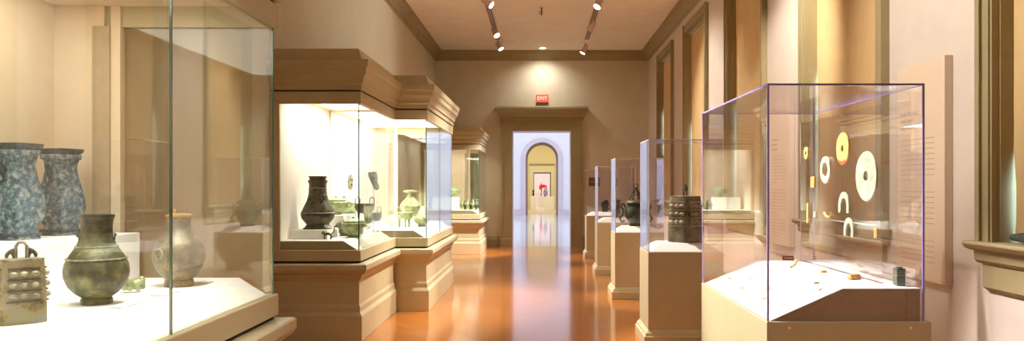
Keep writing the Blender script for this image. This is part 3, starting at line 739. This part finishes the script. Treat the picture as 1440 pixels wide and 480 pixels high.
for a in (math.radians(-112), math.radians(70)):
    p = Vector(L0) + Vector((0.110 * math.cos(a), 0.110 * math.sin(a), 0.185))
    s = MB(); s.ball(p, 0.012); mk = s.build('mask_mount', M['bronze_tan'], t, smooth=True)
    s = MB(); s.tube([(p.x + 0.012 * math.cos(a) - 0.024 * math.sin(a) * math.cos(k), p.y + 0.012 * math.sin(a) + 0.024 * math.cos(a) * math.cos(k), p.z - 0.022 + 0.024 * math.sin(k)) for k in [2 * PI * i / 18 for i in range(18)]], 0.0042, 6, closed=True)
    s.build('ring_handle', M['stud_b'], mk, smooth=True)
# coiled beast figurine
v = at(187, 413, 3.60); L0 = (v.x, v.y, ZD1)
t = thing('beast_figurine', L0, 'small coiled green beast figurine beside the round-bellied vase', 'figurine')
p = [(-0.028, 0, 0.03), (-0.012, 0, 0.035), (0.008, 0, 0.03), (0.026, 0, 0.035), (0.036, 0, 0.05), (0.024, 0, 0.062), (-0.03, 0, 0.055), (-0.018, 0.01, 0.072), (-0.038, -0.012, 0.01), (-0.012, -0.016, 0.006), (0.024, -0.014, 0.006), (0.04, 0.004, 0.008), (0.0, 0.0, 0.052), (-0.044, 0, 0.04)]
ra = math.radians(33); p = [(1.15 * (q[0] * math.cos(ra) - q[1] * math.sin(ra)), 1.15 * (q[0] * math.sin(ra) + q[1] * math.cos(ra)), 1.15 * q[2]) for q in p]
skin(p, [(0, 1), (1, 2), (2, 3), (3, 4), (4, 5), (0, 6), (6, 7), (0, 8), (1, 9), (2, 10), (3, 11), (1, 12), (0, 13)], [q * 1.5 for q in [0.015, 0.014, 0.014, 0.013, 0.008, 0.008, 0.013, 0.010, 0.007, 0.008, 0.008, 0.007, 0.009, 0.008]], 'body', M['greenpot'], t)
# riser and blue square vessels
t = thing('display_riser', (-2.33, 3.4, ZD1), 'long white block under the two blue square vessels', 'display block', 'white display blocks')
MB().box(-2.555, -2.12, 2.3, 4.14, ZD1, 1.355).build('block', M['deck'], t, 0.004)


def fanghu(loc, label, sc=1.0, wr=0.88, rot=math.radians(38), m=None, m2=None, group=None):
    t = thing('square_vessel', loc, label, 'vessel', group)
    x, y, z = loc; R = Matrix.Translation(loc) @ Matrix.Rotation(rot, 4, 'Z') @ Matrix.Translation(-Vector(loc))
    n = 9
    P = [(0.078, 0), (0.080, 0.004), (0.072, 0.03), (0.066, 0.045), (0.078, 0.07), (0.094, 0.11), (0.098, 0.145), (0.094, 0.19), (0.082, 0.24), (0.070, 0.29), (0.064, 0.33), (0.066, 0.365), (0.072, 0.385)]
    s = MB(); s.loft(loc, [(zz * sc, r * sc * wr, r * sc * wr, n) for r, zz in P], 48); s.build('body', m, t, smooth=True, mtx=R)
    s = MB(); s.loft(loc, [(zz * sc, r * sc * wr, r * sc * wr, 10) for r, zz in [(0.078, 0.386), (0.080, 0.39), (0.080, 0.408), (0.076, 0.412)]], 48); s.build('rim', m, t, smooth=True, mtx=R)
    s = MB(); s.loft(loc, [(zz * sc, r * sc * wr, r * sc * wr, 10) for r, zz in [(0.074, 0.4125), (0.088, 0.425), (0.090, 0.44), (0.08, 0.441), (0.07, 0.43)]], 48); tag(s.build('lid', m2, t, smooth=True, mtx=R), 'dark flared lid rim')
    s = MB(); s.loft(loc, [(zz * sc, r * sc * wr, r * sc * wr, 10) for r, zz in [(0.084, 0.018), (0.084, 0.03)]], 48); s.build('foot_band', m2, t, smooth=True, mtx=R)
    for sg in (-1, 1):
        pts = [(sg * 0.058, 0, 0.315), (sg * 0.078, 0, 0.325), (sg * 0.090, 0, 0.345), (sg * 0.082, 0, 0.366), (sg * 0.078, 0, 0.305), (sg * 0.066, 0, 0.29)]
        rh = rot + PI / 2
        pts = [tuple((Matrix.Rotation(rh, 4, 'Z') @ (Vector(q) * sc))) for q in pts]
        h = skin(pts, [(0, 1), (1, 2), (2, 3), (1, 4), (4, 5)], [0.010 * sc, 0.012 * sc, 0.009 * sc, 0.007 * sc, 0.007 * sc, 0.006 * sc], 'beast_handle', m2, t)
        c = (Matrix.Rotation(rh, 4, 'Z') @ Vector((sg * 0.088 * sc, 0, 0))); cz = z + 0.29 * sc
        s = MB(); s.tube([(x + c.x, y + c.y + 0.019 * sc * math.cos(a), cz - 0.006 + 0.02 * sc * math.sin(a)) for a in [2 * PI * i / 16 for i in range(16)]], 0.004, 6, closed=True); s.build('ring', m2, h, smooth=True)
    return t


v = at(24, 333, 3.58); fanghu((v.x, v.y, 1.355), 'blue-patinated square vessel closer to the camera on the white block', 1.0, 0.88, math.radians(-11), M['bronze_blue'], M['bronze_dkblue'], 'pair of blue square vessels')
v = at(86, 328, 3.92); fanghu((v.x, v.y, 1.355), 'blue-patinated square vessel farther from the camera on the white block', 0.98, 0.86, math.radians(-11), M['bronze_blue'], M['bronze_dkblue'], 'pair of blue square vessels')


def card(x, y, z, wx, wy, rz=0, tilt=0, label='', m=None):
    c = MB().box(-wx / 2, wx / 2, -wy / 2, wy / 2, 0, 0.002)
    mm = Matrix.Translation((x, y, z)) @ Matrix.Rotation(rz, 4, 'Z') @ Matrix.Rotation(tilt, 4, 'Y')
    o = c.build('label_card', m or M['card']); o.matrix_world = mm
    return tag(o, label, 'label card', 'printed label cards')


for i, (px, py, d) in enumerate(((200, 440, 3.2), (262, 415, 3.55), (300, 405, 3.9))):
    p = at(px, py, d); o = card(-1.70, d, ZD1 + 0.002, 0.07, 0.16, 0, 0, 'faint printed label card on the near case deck, beside the ' + ('round-bellied vase', 'gilt-lidded jar', 'far glass end')[i], mat('faint_card', (0.74, 0.70, 0.68), 0.8))

# --- case 2 (deck z 1.032)
ZD = 1.0315


def block(x0, x1, y0, y1, z0, z1, label):
    o = MB().box(x0, x1, y0, y1, z0, z1).build('display_riser', M['deck'], None, 0.003)
    return tag(o, label, 'display block', 'white display blocks')


block(-2.66, -2.275, 8.35, 8.82, ZD, 1.13, 'low white block under the tall dark square vase')
v = at(447, 322, 8.6); L0 = (v.x, v.y, 1.13)
t = thing('bronze_vase', L0, 'tall dark waisted bronze vase on a low white block', 'vase')
P = [(0.150, 0), (0.150, 0.01), (0.130, 0.025), (0.115, 0.05), (0.128, 0.07), (0.160, 0.11), (0.172, 0.15), (0.165, 0.19), (0.140, 0.25), (0.112, 0.31), (0.095, 0.38), (0.088, 0.46), (0.090, 0.50), (0.100, 0.515), (0.100, 0.535), (0.084, 0.54), (0.088, 0.565), (0.100, 0.58), (0.088, 0.58), (0.075, 0.56)]
s = MB(); s.loft(L0, [(z, r, r * .9, 3.2) for r, z in P], 48); s.build('body', M['bronze_dark'], t, smooth=True)
for a in (-0.5, 0.9, 2.6):
    q = Vector(L0) + Vector((0.105 * math.sin(a), -0.10 * math.cos(a), 0.35)); s = MB(); s.ball(q, 0.025, (1, 1, 1.5)); mk = s.build('mask', M['bronze_dark'], t, smooth=True)
    s = MB(); s.tube([(q.x + 0.035 * math.cos(k) * math.cos(a), q.y - 0.02 + 0.035 * math.cos(k) * math.sin(a), q.z - 0.05 + 0.035 * math.sin(k)) for k in [2 * PI * i / 16 for i in range(16)]], 0.008, 6, closed=True); s.build('ring_handle', M['bronze_black'], mk, smooth=True)
for zz, r in ((0.17, 0.172), (0.44, 0.093)):
    s = MB(); s.loft((L0[0], L0[1], L0[2] + zz), [(0, r, r * .9, 3.2), (0.006, r * 1.03, r * .93, 3.2), (0.012, r, r * .9, 3.2)], 48); s.build('band', M['bronze_tan'], t, smooth=True)


def quadruped(loc, L, label, m, tail='up', face=-1, name='beast_figurine', group=None):
    t = thing(name, loc, label, 'figurine', group)
    f = face
    p = [(0.0, 0, 0.58), (f * .32, 0, 0.60), (-f * .30, 0, 0.60), (f * .50, 0, 0.72), (f * .68, 0, 0.66), (f * .34, .10, 0.30), (f * .34, .10, 0.03), (f * .30, -.12, 0.30), (f * .32, -.12, 0.03),
         (-f * .36, .10, 0.34), (-f * .30, .10, 0.03), (-f * .36, -.12, 0.34), (-f * .30, -.12, 0.03)]
    e = [(0, 1), (0, 2), (1, 3), (3, 4), (1, 5), (5, 6), (1, 7), (7, 8), (2, 9), (9, 10), (2, 11), (11, 12)]
    r = [.15, .15, .15, .12, .09, .07, .07, .07, .07, .08, .07, .08, .07]
    b0 = skin([Vector(q) * L for q in p], e, [q * L for q in r], 'body', m, t)
    if tail == 'up':
        tl = [(-f * .36, 0, .62), (-f * .55, 0, .70), (-f * .62, 0, .95), (-f * .66, 0, 1.25), (-f * .80, 0, 1.42), (-f * .98, 0, 1.46)]
        s = MB(); s.tube([Vector(loc) + Vector(q) * L for q in tl], [0.06 * L] * 5 + [0.08 * L], 8); s.build('tail', m, t, smooth=True)
    for yy in (-.07, .07):
        s = MB(); s.ball(Vector(loc) + Vector((f * .48, yy, .84)) * L, 0.05 * L, (1, .6, 1.4), 8, 6); s.build('ear', m, t, smooth=True)
    return t


quadruped((at(461, 337, 8.3).x, 8.3, ZD), 0.105, 'small dark beast with a tall curling tail on the deck below the vase', M['bronze_dark'])


# green vessels etc.
def low_vessel(loc, r, h, label, m, lugs=True, group='green-patinated vessels'):
    t = thing('green_vessel', loc, label, 'vessel', group)
    s = MB(); s.lathe(loc, [(r * .5, 0), (r * .52, h * .08), (r * .45, h * .14), (r * .8, h * .3), (r, h * .55), (r * .98, h * .72), (r * .86, h * .8), (r * .88, h * .86), (r * .8, h * .87), (r * .5, h * .97), (r * .2, h)], 32); s.build('body', m, t, smooth=True)
    if lugs:
        for sg in (-1, 1): ring_handle(t, (loc[0] + sg * r * 1.05, loc[1], loc[2] + h * .6), r * .22, m, 'y', 'ring_handle', r * .06)
    s = MB(); s.ball((loc[0], loc[1], loc[2] + h * 1.02), r * .14); s.build('knob', m, t, smooth=True)
    return t


def ding(loc, r, h, label, m, group='legged cauldrons'):
    t = thing('legged_cauldron', loc, label, 'cauldron', group)
    s = MB(); s.lathe((loc[0], loc[1], loc[2] + h * .4), [(r * .3, 0), (r * .75, h * .05), (r * .98, h * .2), (r, h * .38), (r * 1.04, h * .4), (r * .95, h * .41)], 28); s.build('bowl', m, t, smooth=True)
    for i in range(3):
        a = 2 * PI * i / 3 - PI / 2 + .3; c = (loc[0] + r * .65 * math.cos(a), loc[1] + r * .65 * math.sin(a))
        s = MB(); s.tube([(c[0], c[1], loc[2] + h * .5), (c[0], c[1], loc[2] + h * .2), (c[0], c[1], loc[2])], [r * .17, r * .1, r * .13], 10); s.build('leg', m, t, smooth=True)
    for sg in (-1, 1):
        x = loc[0] + sg * r * .7; s = MB()
        s.tube([(x - r * .22, loc[1], loc[2] + h * .8), (x - r * .22, loc[1], loc[2] + h * .98), (x, loc[1], loc[2] + h * 1.06), (x + r * .22, loc[1], loc[2] + h * .98), (x + r * .22, loc[1], loc[2] + h * .8)], r * .06, 8); s.build('lug_handle', m, t, smooth=True)
    return t


block(-2.66, -2.28, 9.05, 9.6, ZD, 1.26, 'white block under the squat green vessel behind the tall vase')
low_vessel((-2.43, 9.3, 1.262), 0.14, 0.20, 'squat green lidded vessel on the block behind the tall dark vase', M['greenpot'])
low_vessel((-2.46, 9.80, ZD), 0.15, 0.42, 'upright green jar behind the squat green vessel', M['greenpot'], False)
low_vessel((-2.075, 8.7, ZD), 0.14, 0.21, 'broad green vessel near the glass corner of the vase case', M['greenpot'])
low_vessel((at(483, 322, 8.9).x, 8.935, ZD), 0.10, 0.17, 'brownish green bowl between the tall vase and the glass corner', M['bronze_tan'], False)
block(-2.27, -2.05, 9.2, 9.5, ZD, 1.15, 'white block under the dark cauldron with loop lugs')
ding((-2.10, 9.35, 1.152), 0.12, 0.30, 'dark legged cauldron with loop lugs on a white block', M['bronze_dark'])
ding((-2.08, 9.72, ZD), 0.11, 0.30, 'dark legged cauldron on the deck behind the green vessels', M['bronze_green'])
# wall-hung objects in case 2
t = thing('oval_mask', (-2.685, 11.05, 1.6), 'small oval openwork bronze mask hanging on the white case back', 'mask')
s = MB(); s.loft((0, 0, 0), [(0, 0.11, 0.13, 2), (0.008, 0.115, 0.135, 2), (0.012, 0.09, 0.11, 2)], 28); s.build('mask_face', M['stud_b'], t, smooth=True, mtx=Matrix.Translation((-2.685, 11.05, 1.66)) @ Matrix.Rotation(PI / 2, 4, 'Y') @ Matrix.Rotation(PI / 2, 4, 'Z') @ Matrix.Rotation(PI / 2, 4, 'Z'))
for yy, zz in ((-.05, .03), (.05, .03), (0, -.04)):
    s = MB(); s.ball((-2.670, 11.05 + yy, 1.66 + zz), 0.018, (0.6, 1, 1)); s.build('boss', M['bronze_dark'], t, smooth=True)
t = thing('wall_label', (-2.687, 10.8, 1.5), 'narrow tan label strip on the white case back beside the oval mask', 'label card')
MB().box(-2.69, -2.684, 10.70, 10.88, 1.5, 1.9).build('label_face', M['cream'], t)
t = thing('bronze_ornament', (-2.40, 10.4, 1.5), 'dark irregular bronze ornament hanging in the case beyond the oval mask', 'ornament')
poly = [(-.10, .16), (-.04, .15), (.02, .17), (.07, .15), (.09, .06), (.08, -.02), (.12, -.08), (.12, -.14), (.08, -.17), (.02, -.15), (-.02, -.07), (-.05, -.02), (-.08, .04), (-.11, .09)]
s = MB(); s.prism([(-2.22 + a * .65, 1.67 + b_ * .75) for a, b_ in poly], 'y', 10.39, 10.41); s.build('plate', M['bronze_dark'], t, 0.003)
for a, b_ in ((-.04, .10), (.03, .08), (.04, 0), (.07, -.1)):
    s = MB(); s.ball((-2.22 + a * .65, 10.39, 1.67 + b_ * .75), 0.02, (1, .5, 1)); s.build('boss', M['stud_b'], t, smooth=True)
s = MB(); s.tube([(-2.22, 10.42, ZD), (-2.22, 10.42, 1.62), (-2.22, 10.41, 1.68)], 0.005, 6); s.build('mount_rod', M['track'], t)
# case 3 objects
block(-2.20, -1.85, 11.1, 11.5, ZD, 1.17, 'white block under the pale green flask in the stepped-out case')
t = thing('green_flask', (at(577, 290, 11.3).x, 11.3, 1.172), 'pale green flask with flat round mouth in the stepped-out case', 'flask')
l = tuple(t.location); s = MB(); s.lathe(l, [(0.07, 0), (0.075, 0.02), (0.13, 0.08), (0.15, 0.14), (0.12, 0.20), (0.06, 0.26), (0.04, 0.31), (0.045, 0.33), (0.10, 0.345), (0.10, 0.365), (0.03, 0.37)], 32); s.build('body', M['greenpot'], t, smooth=True)
ding((at(568, 318, 10.7).x, 10.75, ZD), 0.12, 0.26, 'green legged cauldron in front of the pale green flask', M['greenpot'])
low_vessel((at(585, 310, 10.5).x, 11.0, ZD), 0.11, 0.16, 'small green bowl at the inner corner of the stepped-out case', M['greenpot'], False)
t = thing('white_fluted_vessel', (-1.78, 11.9, ZD), 'pale tapering vessel at the far end of the stepped-out case', 'vessel')
s = MB(); s.lathe((-1.78, 11.9, ZD), [(0.05, 0), (0.06, .03), (0.04, .08), (0.07, .16), (0.10, .26), (.085, .26)], 24); s.build('body', M['jade_c'], t, smooth=True)
# case 4 objects
block(-2.62, -2.0, 18.9, 19.3, ZD, 1.33, 'white block at the left of the distant figurine case')
low_vessel((at(636, 276, 19.1).x, 19.1, 1.332), 0.17, 0.24, 'green vessel on the block in the distant case', M['greenpot'])
for i in range(6):
    x = at(650 + i * 3.9, 295, 18.9).x
    t = thing('small_figurine', (x, 18.85 + 0.04 * (i % 2), ZD), 'small standing green figurine, %s of six in the distant case' % ('first from the left', 'second from the left', 'third from the left', 'third from the right', 'second from the right', 'first from the right')[i], 'figurine', 'row of small figurines')
    h = 0.22 + 0.02 * ((i * 7) % 3)
    s = MB(); s.loft(tuple(t.location), [(0, .03, .025, 2), (h * .3, .024, .02, 2), (h * .55, .034, .022, 2), (h * .72, .03, .02, 2), (h * .78, .012, .012, 2), (h * .84, .02, .02, 2), (h * .96, .02, .02, 2), (h, .008, .008, 2)], 16); s.build('body', M['bronze_green'] if i % 2 else M['greenpot'], t, smooth=True)
    for sg in (-1, 1):
        s = MB(); q = t.location; s.tube([(q.x + sg * .03, q.y, q.z + h * .7), (q.x + sg * .042, q.y - .01, q.z + h * .5), (q.x + sg * .03, q.y - .02, q.z + h * .4)], .008, 6); s.build('arm', M['bronze_green'], t, smooth=True)

# --- plinth objects (deck top 1.02)
ZP = 1.0205
bell((1.505, 8.13, ZP), 0.295, 0.285, 0.47, math.radians(-49), 'large square dark bell with rows of studs and a beast on top, on a plinth', M['bronze_olive'], M['stud_l'], handle='beast', hh=0.12)

x, y = 1.395, 11.4
t = thing('lidded_vessel', (x, y, ZP), 'dark lidded vessel with a tall pierced conical top and curling side handles', 'vessel')
s = MB(); s.lathe((x, y, ZP), [(0.10, 0), (0.105, .02), (.09, .035), (.13, .08), (.165, .15), (.17, .21), (.15, .27), (.12, .30), (.13, .32), (.14, .325)], 36); s.build('body', M['bronze_black'], t, smooth=True)
s = MB(); s.lathe((x, y, ZP + .326), [(.15, 0), (.15, .02), (.12, .045), (.10, .05)], 36); s.build('lid', M['bronze_dark'], t, smooth=True)
s = MB()
for k in range(6):
    a = 2 * PI * k / 6; s.tube([(x + .10 * math.cos(a), y + .10 * math.sin(a), ZP + .37), (x + .015 * math.cos(a), y + .015 * math.sin(a), ZP + .54)], .009, 6)
s.tube([(x + .06 * math.cos(2 * PI * i / 20), y + .06 * math.sin(2 * PI * i / 20), ZP + .455) for i in range(20)], .007, 6, closed=True)
s.build('conical_frame', M['bronze_dark'], t, smooth=True)
s = MB(); s.ball((x, y, ZP + .55), .02); s.tube([(x + .03 * math.cos(a), y, ZP + .585 + .03 * math.sin(a)) for a in [2 * PI * i / 16 for i in range(16)]], .006, 6, closed=True); s.build('finial', M['bronze_dark'], t, smooth=True)
for sg in (-1, 1):
    s = MB(); s.tube([(x + sg * .15, y, ZP + .28), (x + sg * .20, y, ZP + .33), (x + sg * .215, y, ZP + .27), (x + sg * .185, y, ZP + .22), (x + sg * .20, y, ZP + .16), (x + sg * .235, y, ZP + .11), (x + sg * .21, y, ZP + .05), (x + sg * .17, y, ZP + .08)], .014, 8); s.build('side_handle', M['bronze_dark'], t, smooth=True)
x, y = 1.39, 14.4
t = thing('green_vase', (x, y, ZP), 'small green vase with broad shoulders, flared dark rim and side handles', 'vase')
s = MB(); s.lathe((x, y, ZP), [(.07, 0), (.075, .01), (.07, .04), (.09, .1), (.12, .17), (.125, .20), (.11, .24), (.075, .26), (.07, .29), (.095, .33), (.10, .335), (.085, .335)], 32); s.build('body', M['bronze_green'], t, smooth=True)
for sg in (-1, 1): s = MB(); s.tube([(x + sg * .11, y, ZP + .22), (x + sg * .155, y, ZP + .25), (x + sg * .16, y, ZP + .19), (x + sg * .125, y, ZP + .15)], .01, 8); s.build('side_handle', M['bronze_black'], t, smooth=True)
x, y = 1.45, 17.62
t = thing('dark_beaker', (x, y, ZP), 'small dark beaker on the plinth closest to the doorway', 'beaker')
s = MB(); s.lathe((x, y, ZP), [(.065, 0), (.07, .02), (.06, .06), (.085, .13), (.09, .20), (.07, .235), (.09, .27), (.08, .27)], 28); s.build('body', M['bronze_black'], t, smooth=True)
for sg in (-1, 1): ring_handle(t, (x + sg * .095, y, ZP + .19), .02, M['bronze_black'], 'y', 'ring_handle', .005)

# --- jades in the large case: a clear upright panel parallel to the aisle carries the discs
PX = 1.745; ZJ = 1.1005
t = thing('acrylic_mount', (PX, 4.62, ZJ), 'clear upright panel inside the large case carrying the jade discs', 'display mount')
MB().box(PX, PX + 0.005, 4.0, 5.25, ZJ + .004, 2.02).build('clear_panel', M['acrylic'], t)
MB().box(PX - 0.015, PX + 0.02, 4.0, 5.25, ZJ, ZJ + .004).build('foot_rail', M['acrylic'], t)
MB().box(PX, PX + 0.005, 5.2502, 5.2545, ZJ, 2.02).build('panel_edge', M['track'], t)


def on_panel(px, py):
    d = PX * F / (px - VX); return (PX - 0.004, d, EYE - (py - VY) * d / F)


def disc(px, py, R, r, th, m, label, name='jade_disc'):
    X, Y, Z = on_panel(px, py); t = thing(name, (X, Y, Z), label, 'jade disc', 'jades mounted on the clear panel')
    n = 48; rs = []
    for xx, rr in ((X - th, R * .98), (X - th * .5, R), (X, R * .98), (X, r), (X - th, r)):
        rs.append([(xx, Y + rr * math.cos(2 * PI * i / n), Z + rr * math.sin(2 * PI * i / n)) for i in range(n)])
    s = MB(); s.rings(rs, closed=True); s.build('disc_ring', m, t, smooth=True)
    for k in range(3):
        a = 2 * PI * k / 3 + .5; s = MB(); s.tube([(X + 0.001, Y + R * 1.01 * math.cos(a), Z + R * 1.01 * math.sin(a)), (X - th * 1.2, Y + R * 1.01 * math.cos(a), Z + R * 1.01 * math.sin(a))], .0025, 6); s.build('mount_pin', M['track'], t)
    return t


disc(1221, 248, 0.134, 0.028, 0.010, M['jade'], 'largest jade disc, pale green with a small hole')
yd = disc(1187.5, 209, 0.093, 0.020, 0.009, M['jade_y'], 'yellow-orange jade disc, uppermost on the clear panel')
q = yd.location; n = 10; aa = [math.radians(-125 + 70 * i / n) for i in range(n + 1)]
tag(MB().prism([(q.y + .094 * math.cos(a), q.z + .094 * math.sin(a)) for a in aa] + [(q.y + .074 * math.cos(a), q.z + .074 * math.sin(a)) for a in reversed(aa)], 'x', q.x - .0098, q.x + .0003).build('red_patch', mat('russet_jade', (.6, .10, .03), .35), yd), 'russet red patch on the lower rim')
disc(1163, 239, 0.083, 0.045, 0.010, M['jade_c'], 'cream openwork jade ring carved around its wide hole')
disc(1135.5, 215.5, 0.041, 0.014, 0.008, M['jade_y'], 'small yellow jade disc with a hole, near the far edge of the panel')
# orange band on the lower rim of the yellow disc
X, Y, Z = on_panel(1145.5, 256.5); t = thing('jade_plaque', (X, Y, Z), 'small square orange jade plaque between the small disc and the rods', 'jade plaque', 'jades mounted on the clear panel')
MB().box(X - .012, X, Y - .035, Y + .035, Z - .036, Z + .036).build('plaque_body', M['jade_o'], t, .006); MB().box(X - .014, X - .012, Y - .015, Y + .015, Z - .012, Z + .012).build('plaque_boss', M['jade_y'], t)


def arch(px, py, R, r, m, label):
    X, Y, Z = on_panel(px, py); t = thing('jade_arc', (X, Y, Z), label, 'jade arc', 'jades mounted on the clear panel')
    n = 20; pts = [(Y + R * math.cos(PI * i / n), Z + R * 1.1 * math.sin(PI * i / n)) for i in range(n + 1)] + [(Y - R, Z - R * .45), (Y - r, Z - R * .45)] + [(Y - r * math.cos(PI * i / n), Z + r * 1.2 * math.sin(PI * i / n)) for i in range(n + 1)] + [(Y + r, Z - R * .45), (Y + R, Z - R * .45)]
    s = MB(); s.prism(pts, 'x', X - .009, X); s.build('arc_body', m, t, .002)


arch(1189, 291, 0.078, 0.042, M['jade'], 'green jade arc, upper of the two arched pieces')
arch(1196, 325, 0.068, 0.036, M['jade'], 'green jade arc, lower of the two arched pieces')


def rod(px, py, ln, wd, m, label):
    X, Y, Z = on_panel(px, py); t = thing('jade_pendant', (X, Y, Z), label, 'jade pendant', 'jades mounted on the clear panel')
    s = MB(); s.loft((X - .006, Y, Z - ln / 2), [(0, .004, wd * .3, 2), (ln * .06, .006, wd / 2, 2.5), (ln * .94, .006, wd / 2, 2.5), (ln, .004, wd * .3, 2)], 16); s.build('pendant_body', m, t, smooth=True)


rod(1138, 300, .13, .03, M['jade_y'], 'long slim yellow jade rod at the far end of the panel')
rod(1148, 302, .038, .03, M['jade_c'], 'tiny cream jade tube beside the yellow rod')
rod(1234.5, 328, .055, .035, M['jade_o'], 'short orange jade pendant at the near end of the panel')
X, Y, Z = on_panel(1167, 305); t = thing('jade_bird', (X, Y, Z), 'small orange jade bird below the cream ring', 'jade carving', 'jades mounted on the clear panel')
skin([(-.012, .04, .015), (-.012, .01, 0), (-.012, -.03, -.004), (-.012, -.055, .010), (-.012, .055, .028)], [(0, 1), (1, 2), (2, 3), (0, 4)], [.008, .010, .009, .006, .006], 'bird_body', M['jade_o'], t)
# pieces standing on the deck of the large case
X, Y, Z = at(1264.5, 402, 3.93); t = thing('jade_tube', (X, Y, ZJ), 'dark green square jade tube standing on the near corner of the deck', 'jade tube')
MB().box(X - .022, X + .022, Y - .022, Y + .022, ZJ, ZJ + .088).build('tube_body', M['jade_g'], t, .003)
s = MB(); s.lathe((X, Y, ZJ + .088), [(.017, 0), (.017, .006)], 16); s.build('collar', M['jade_g'], t)
MB().box(X - .0225, X + .0225, Y - .0225, Y + .0225, ZJ + .05, ZJ + .053).build('carved_band', M['gold'], t)


def deck_piece(px, py, m, label, kind='slab', L=.07):
    # sits on the level part of the deck
    d = (EYE - ZJ) * F / (py - VY); X = (px - VX) * d / F
    t = thing('jade_carving', (X, d, ZJ), label, 'jade carving', 'small jades lying on the deck')
    if kind == 'slab':
        s = MB(); s.loft((0, 0, 0), [(0, L * .45, L * .22, 3), (L * .12, L * .5, L * .25, 3), (L * .3, L * .4, L * .16, 3)], 20); s.build('carving_body', m, t, smooth=True, mtx=Matrix.Translation((X, d, ZJ)) @ Matrix.Rotation(.5, 4, 'Z'))
    elif kind == 'stand':
        MB().box(X - L * .5, X + L * .5, d - .012, d + .012, ZJ, ZJ + .028).build('carving_body', m, t, .004); MB().box(X - L * .35, X + L * .35, d - .014, d - .012, ZJ + .012, ZJ + .018).build('carved_line', M['jade_c'], t)
    else:
        skin([(-L * .3, 0, L * .15), (0, 0, L * .3), (L * .2, 0, L * .6), (L * .35, 0, L * .85), (-L * .4, 0, L * .05)], [(0, 1), (1, 2), (2, 3), (0, 4)], [L * .15, L * .2, L * .16, L * .1, L * .08], 'carving_body', m, t)


deck_piece(1108, 366, M['redbrown'], 'small red-brown jade block at the back of the large case deck', 'stand', .075)
deck_piece(1117, 377, M['jade_y'], 'yellow jade animal at the back of the large case deck', 'beast', .06)
deck_piece(1158, 384, M['jade_o'], 'small tan jade slip on the middle of the large case deck', 'slab', .05)
deck_piece(1201, 393, M['jade_o'], 'orange jade blade on the near part of the large case deck', 'slab', .09)
deck_piece(1148, 400, M['jade_c'], 'tiny pale jade slip on the slope edge of the deck', 'slab', .04)
# labels on the sloped deck
sl = math.atan2(0.155, 0.36)
cards = [(1010, 395), (1030, 390), (1051, 383), (1072, 379), (1082, 391), (1048, 402), (1062, 408), (1100, 372), (1140, 405)]
for i in range(7):
    u = (0.10, .18, .26, .10, .19, .27, .12)[i]; yy = (4.25, 4.42, 4.62, 4.72, 4.86, 5.02, 5.12)[i]
    card(BX0 + .015 + u, yy, 0.9405 + u * .155 / .36 + .005, .022, .075, 0, -sl, 'small grey label card on the sloping deck, %s from the front of the large case' % ('first', 'second', 'third', 'fourth', 'fifth', 'sixth', 'seventh')[i], M['text'])

# ================================================================== DISTANT ROOMS
t = thing('white_pedestal', (-0.47, 51.8, 0), 'white pedestal with small dark figure, left, in the far gallery', 'pedestal', 'pedestals in the far gallery')
MB().box(-.66, -.28, 51.6, 52.0, 0, .94).build('pedestal_body', M['deck'], t, .01)
t = thing('dark_figure', (-.47, 51.8, .94), 'small dark figure on the left pedestal in the far gallery', 'sculpture')
s = MB(); s.loft((-.47, 51.8, .94), [(0, .09, .09, 2), (.05, .04, .04, 2), (.15, .08, .05, 2), (.25, .04, .04, 2), (.33, .08, .07, 2), (.42, .03, .03, 2)], 16); s.build('body', M['bronze_black'], t, smooth=True)
t = thing('white_pedestal', (.58, 51.8, 0), 'wide white pedestal under the blue vase in the far gallery', 'pedestal', 'pedestals in the far gallery')
MB().box(.24, .92, 51.5, 52.1, 0, .90).build('pedestal_body', M['deck'], t, .01)
t = thing('blue_vase', (.34, 51.8, .90), 'blue and white vase on the wide pedestal in the far gallery', 'vase')
s = MB(); s.lathe((.34, 51.8, .90), [(.10, 0), (.11, .05), (.14, .2), (.15, .38), (.10, .50), (.05, .56), (.06, .64), (.05, .65)], 24); s.build('body', M['clayblue'], t, smooth=True)
t = thing('white_pedestal', (.12, 60, 0), 'white pedestal under the red sculpture in the last room', 'pedestal', 'pedestals in the last room')
MB().box(-.15, .45, 59.7, 60.3, 0, .85).build('pedestal_body', M['deck'], t, .01)
t = thing('red_sculpture', (.15, 60, .85), 'red sculpture on a dark post in the last room', 'sculpture')
MB().box(.02, .12, 59.95, 60.05, .85, 1.85).build('post', M['clayblue'], t, .01)
s = MB(); s.prism([(-.05, 1.7), (.3, 1.72), (.5, 1.62), (.48, 1.35), (.3, 1.3), (.3, 1.5), (.1, 1.45), (-.02, 1.3), (-.12, 1.45)], 'y', 59.85, 59.95); s.build('red_body', M['redart'], t, .02)
t = thing('small_picture', (-.2, 67.98, 1.4), 'pale framed picture on the last room wall', 'picture')
MB().box(-.45, 0.1, 67.95, 68, .9, 1.9).build('picture_face', M['panelw'], t);
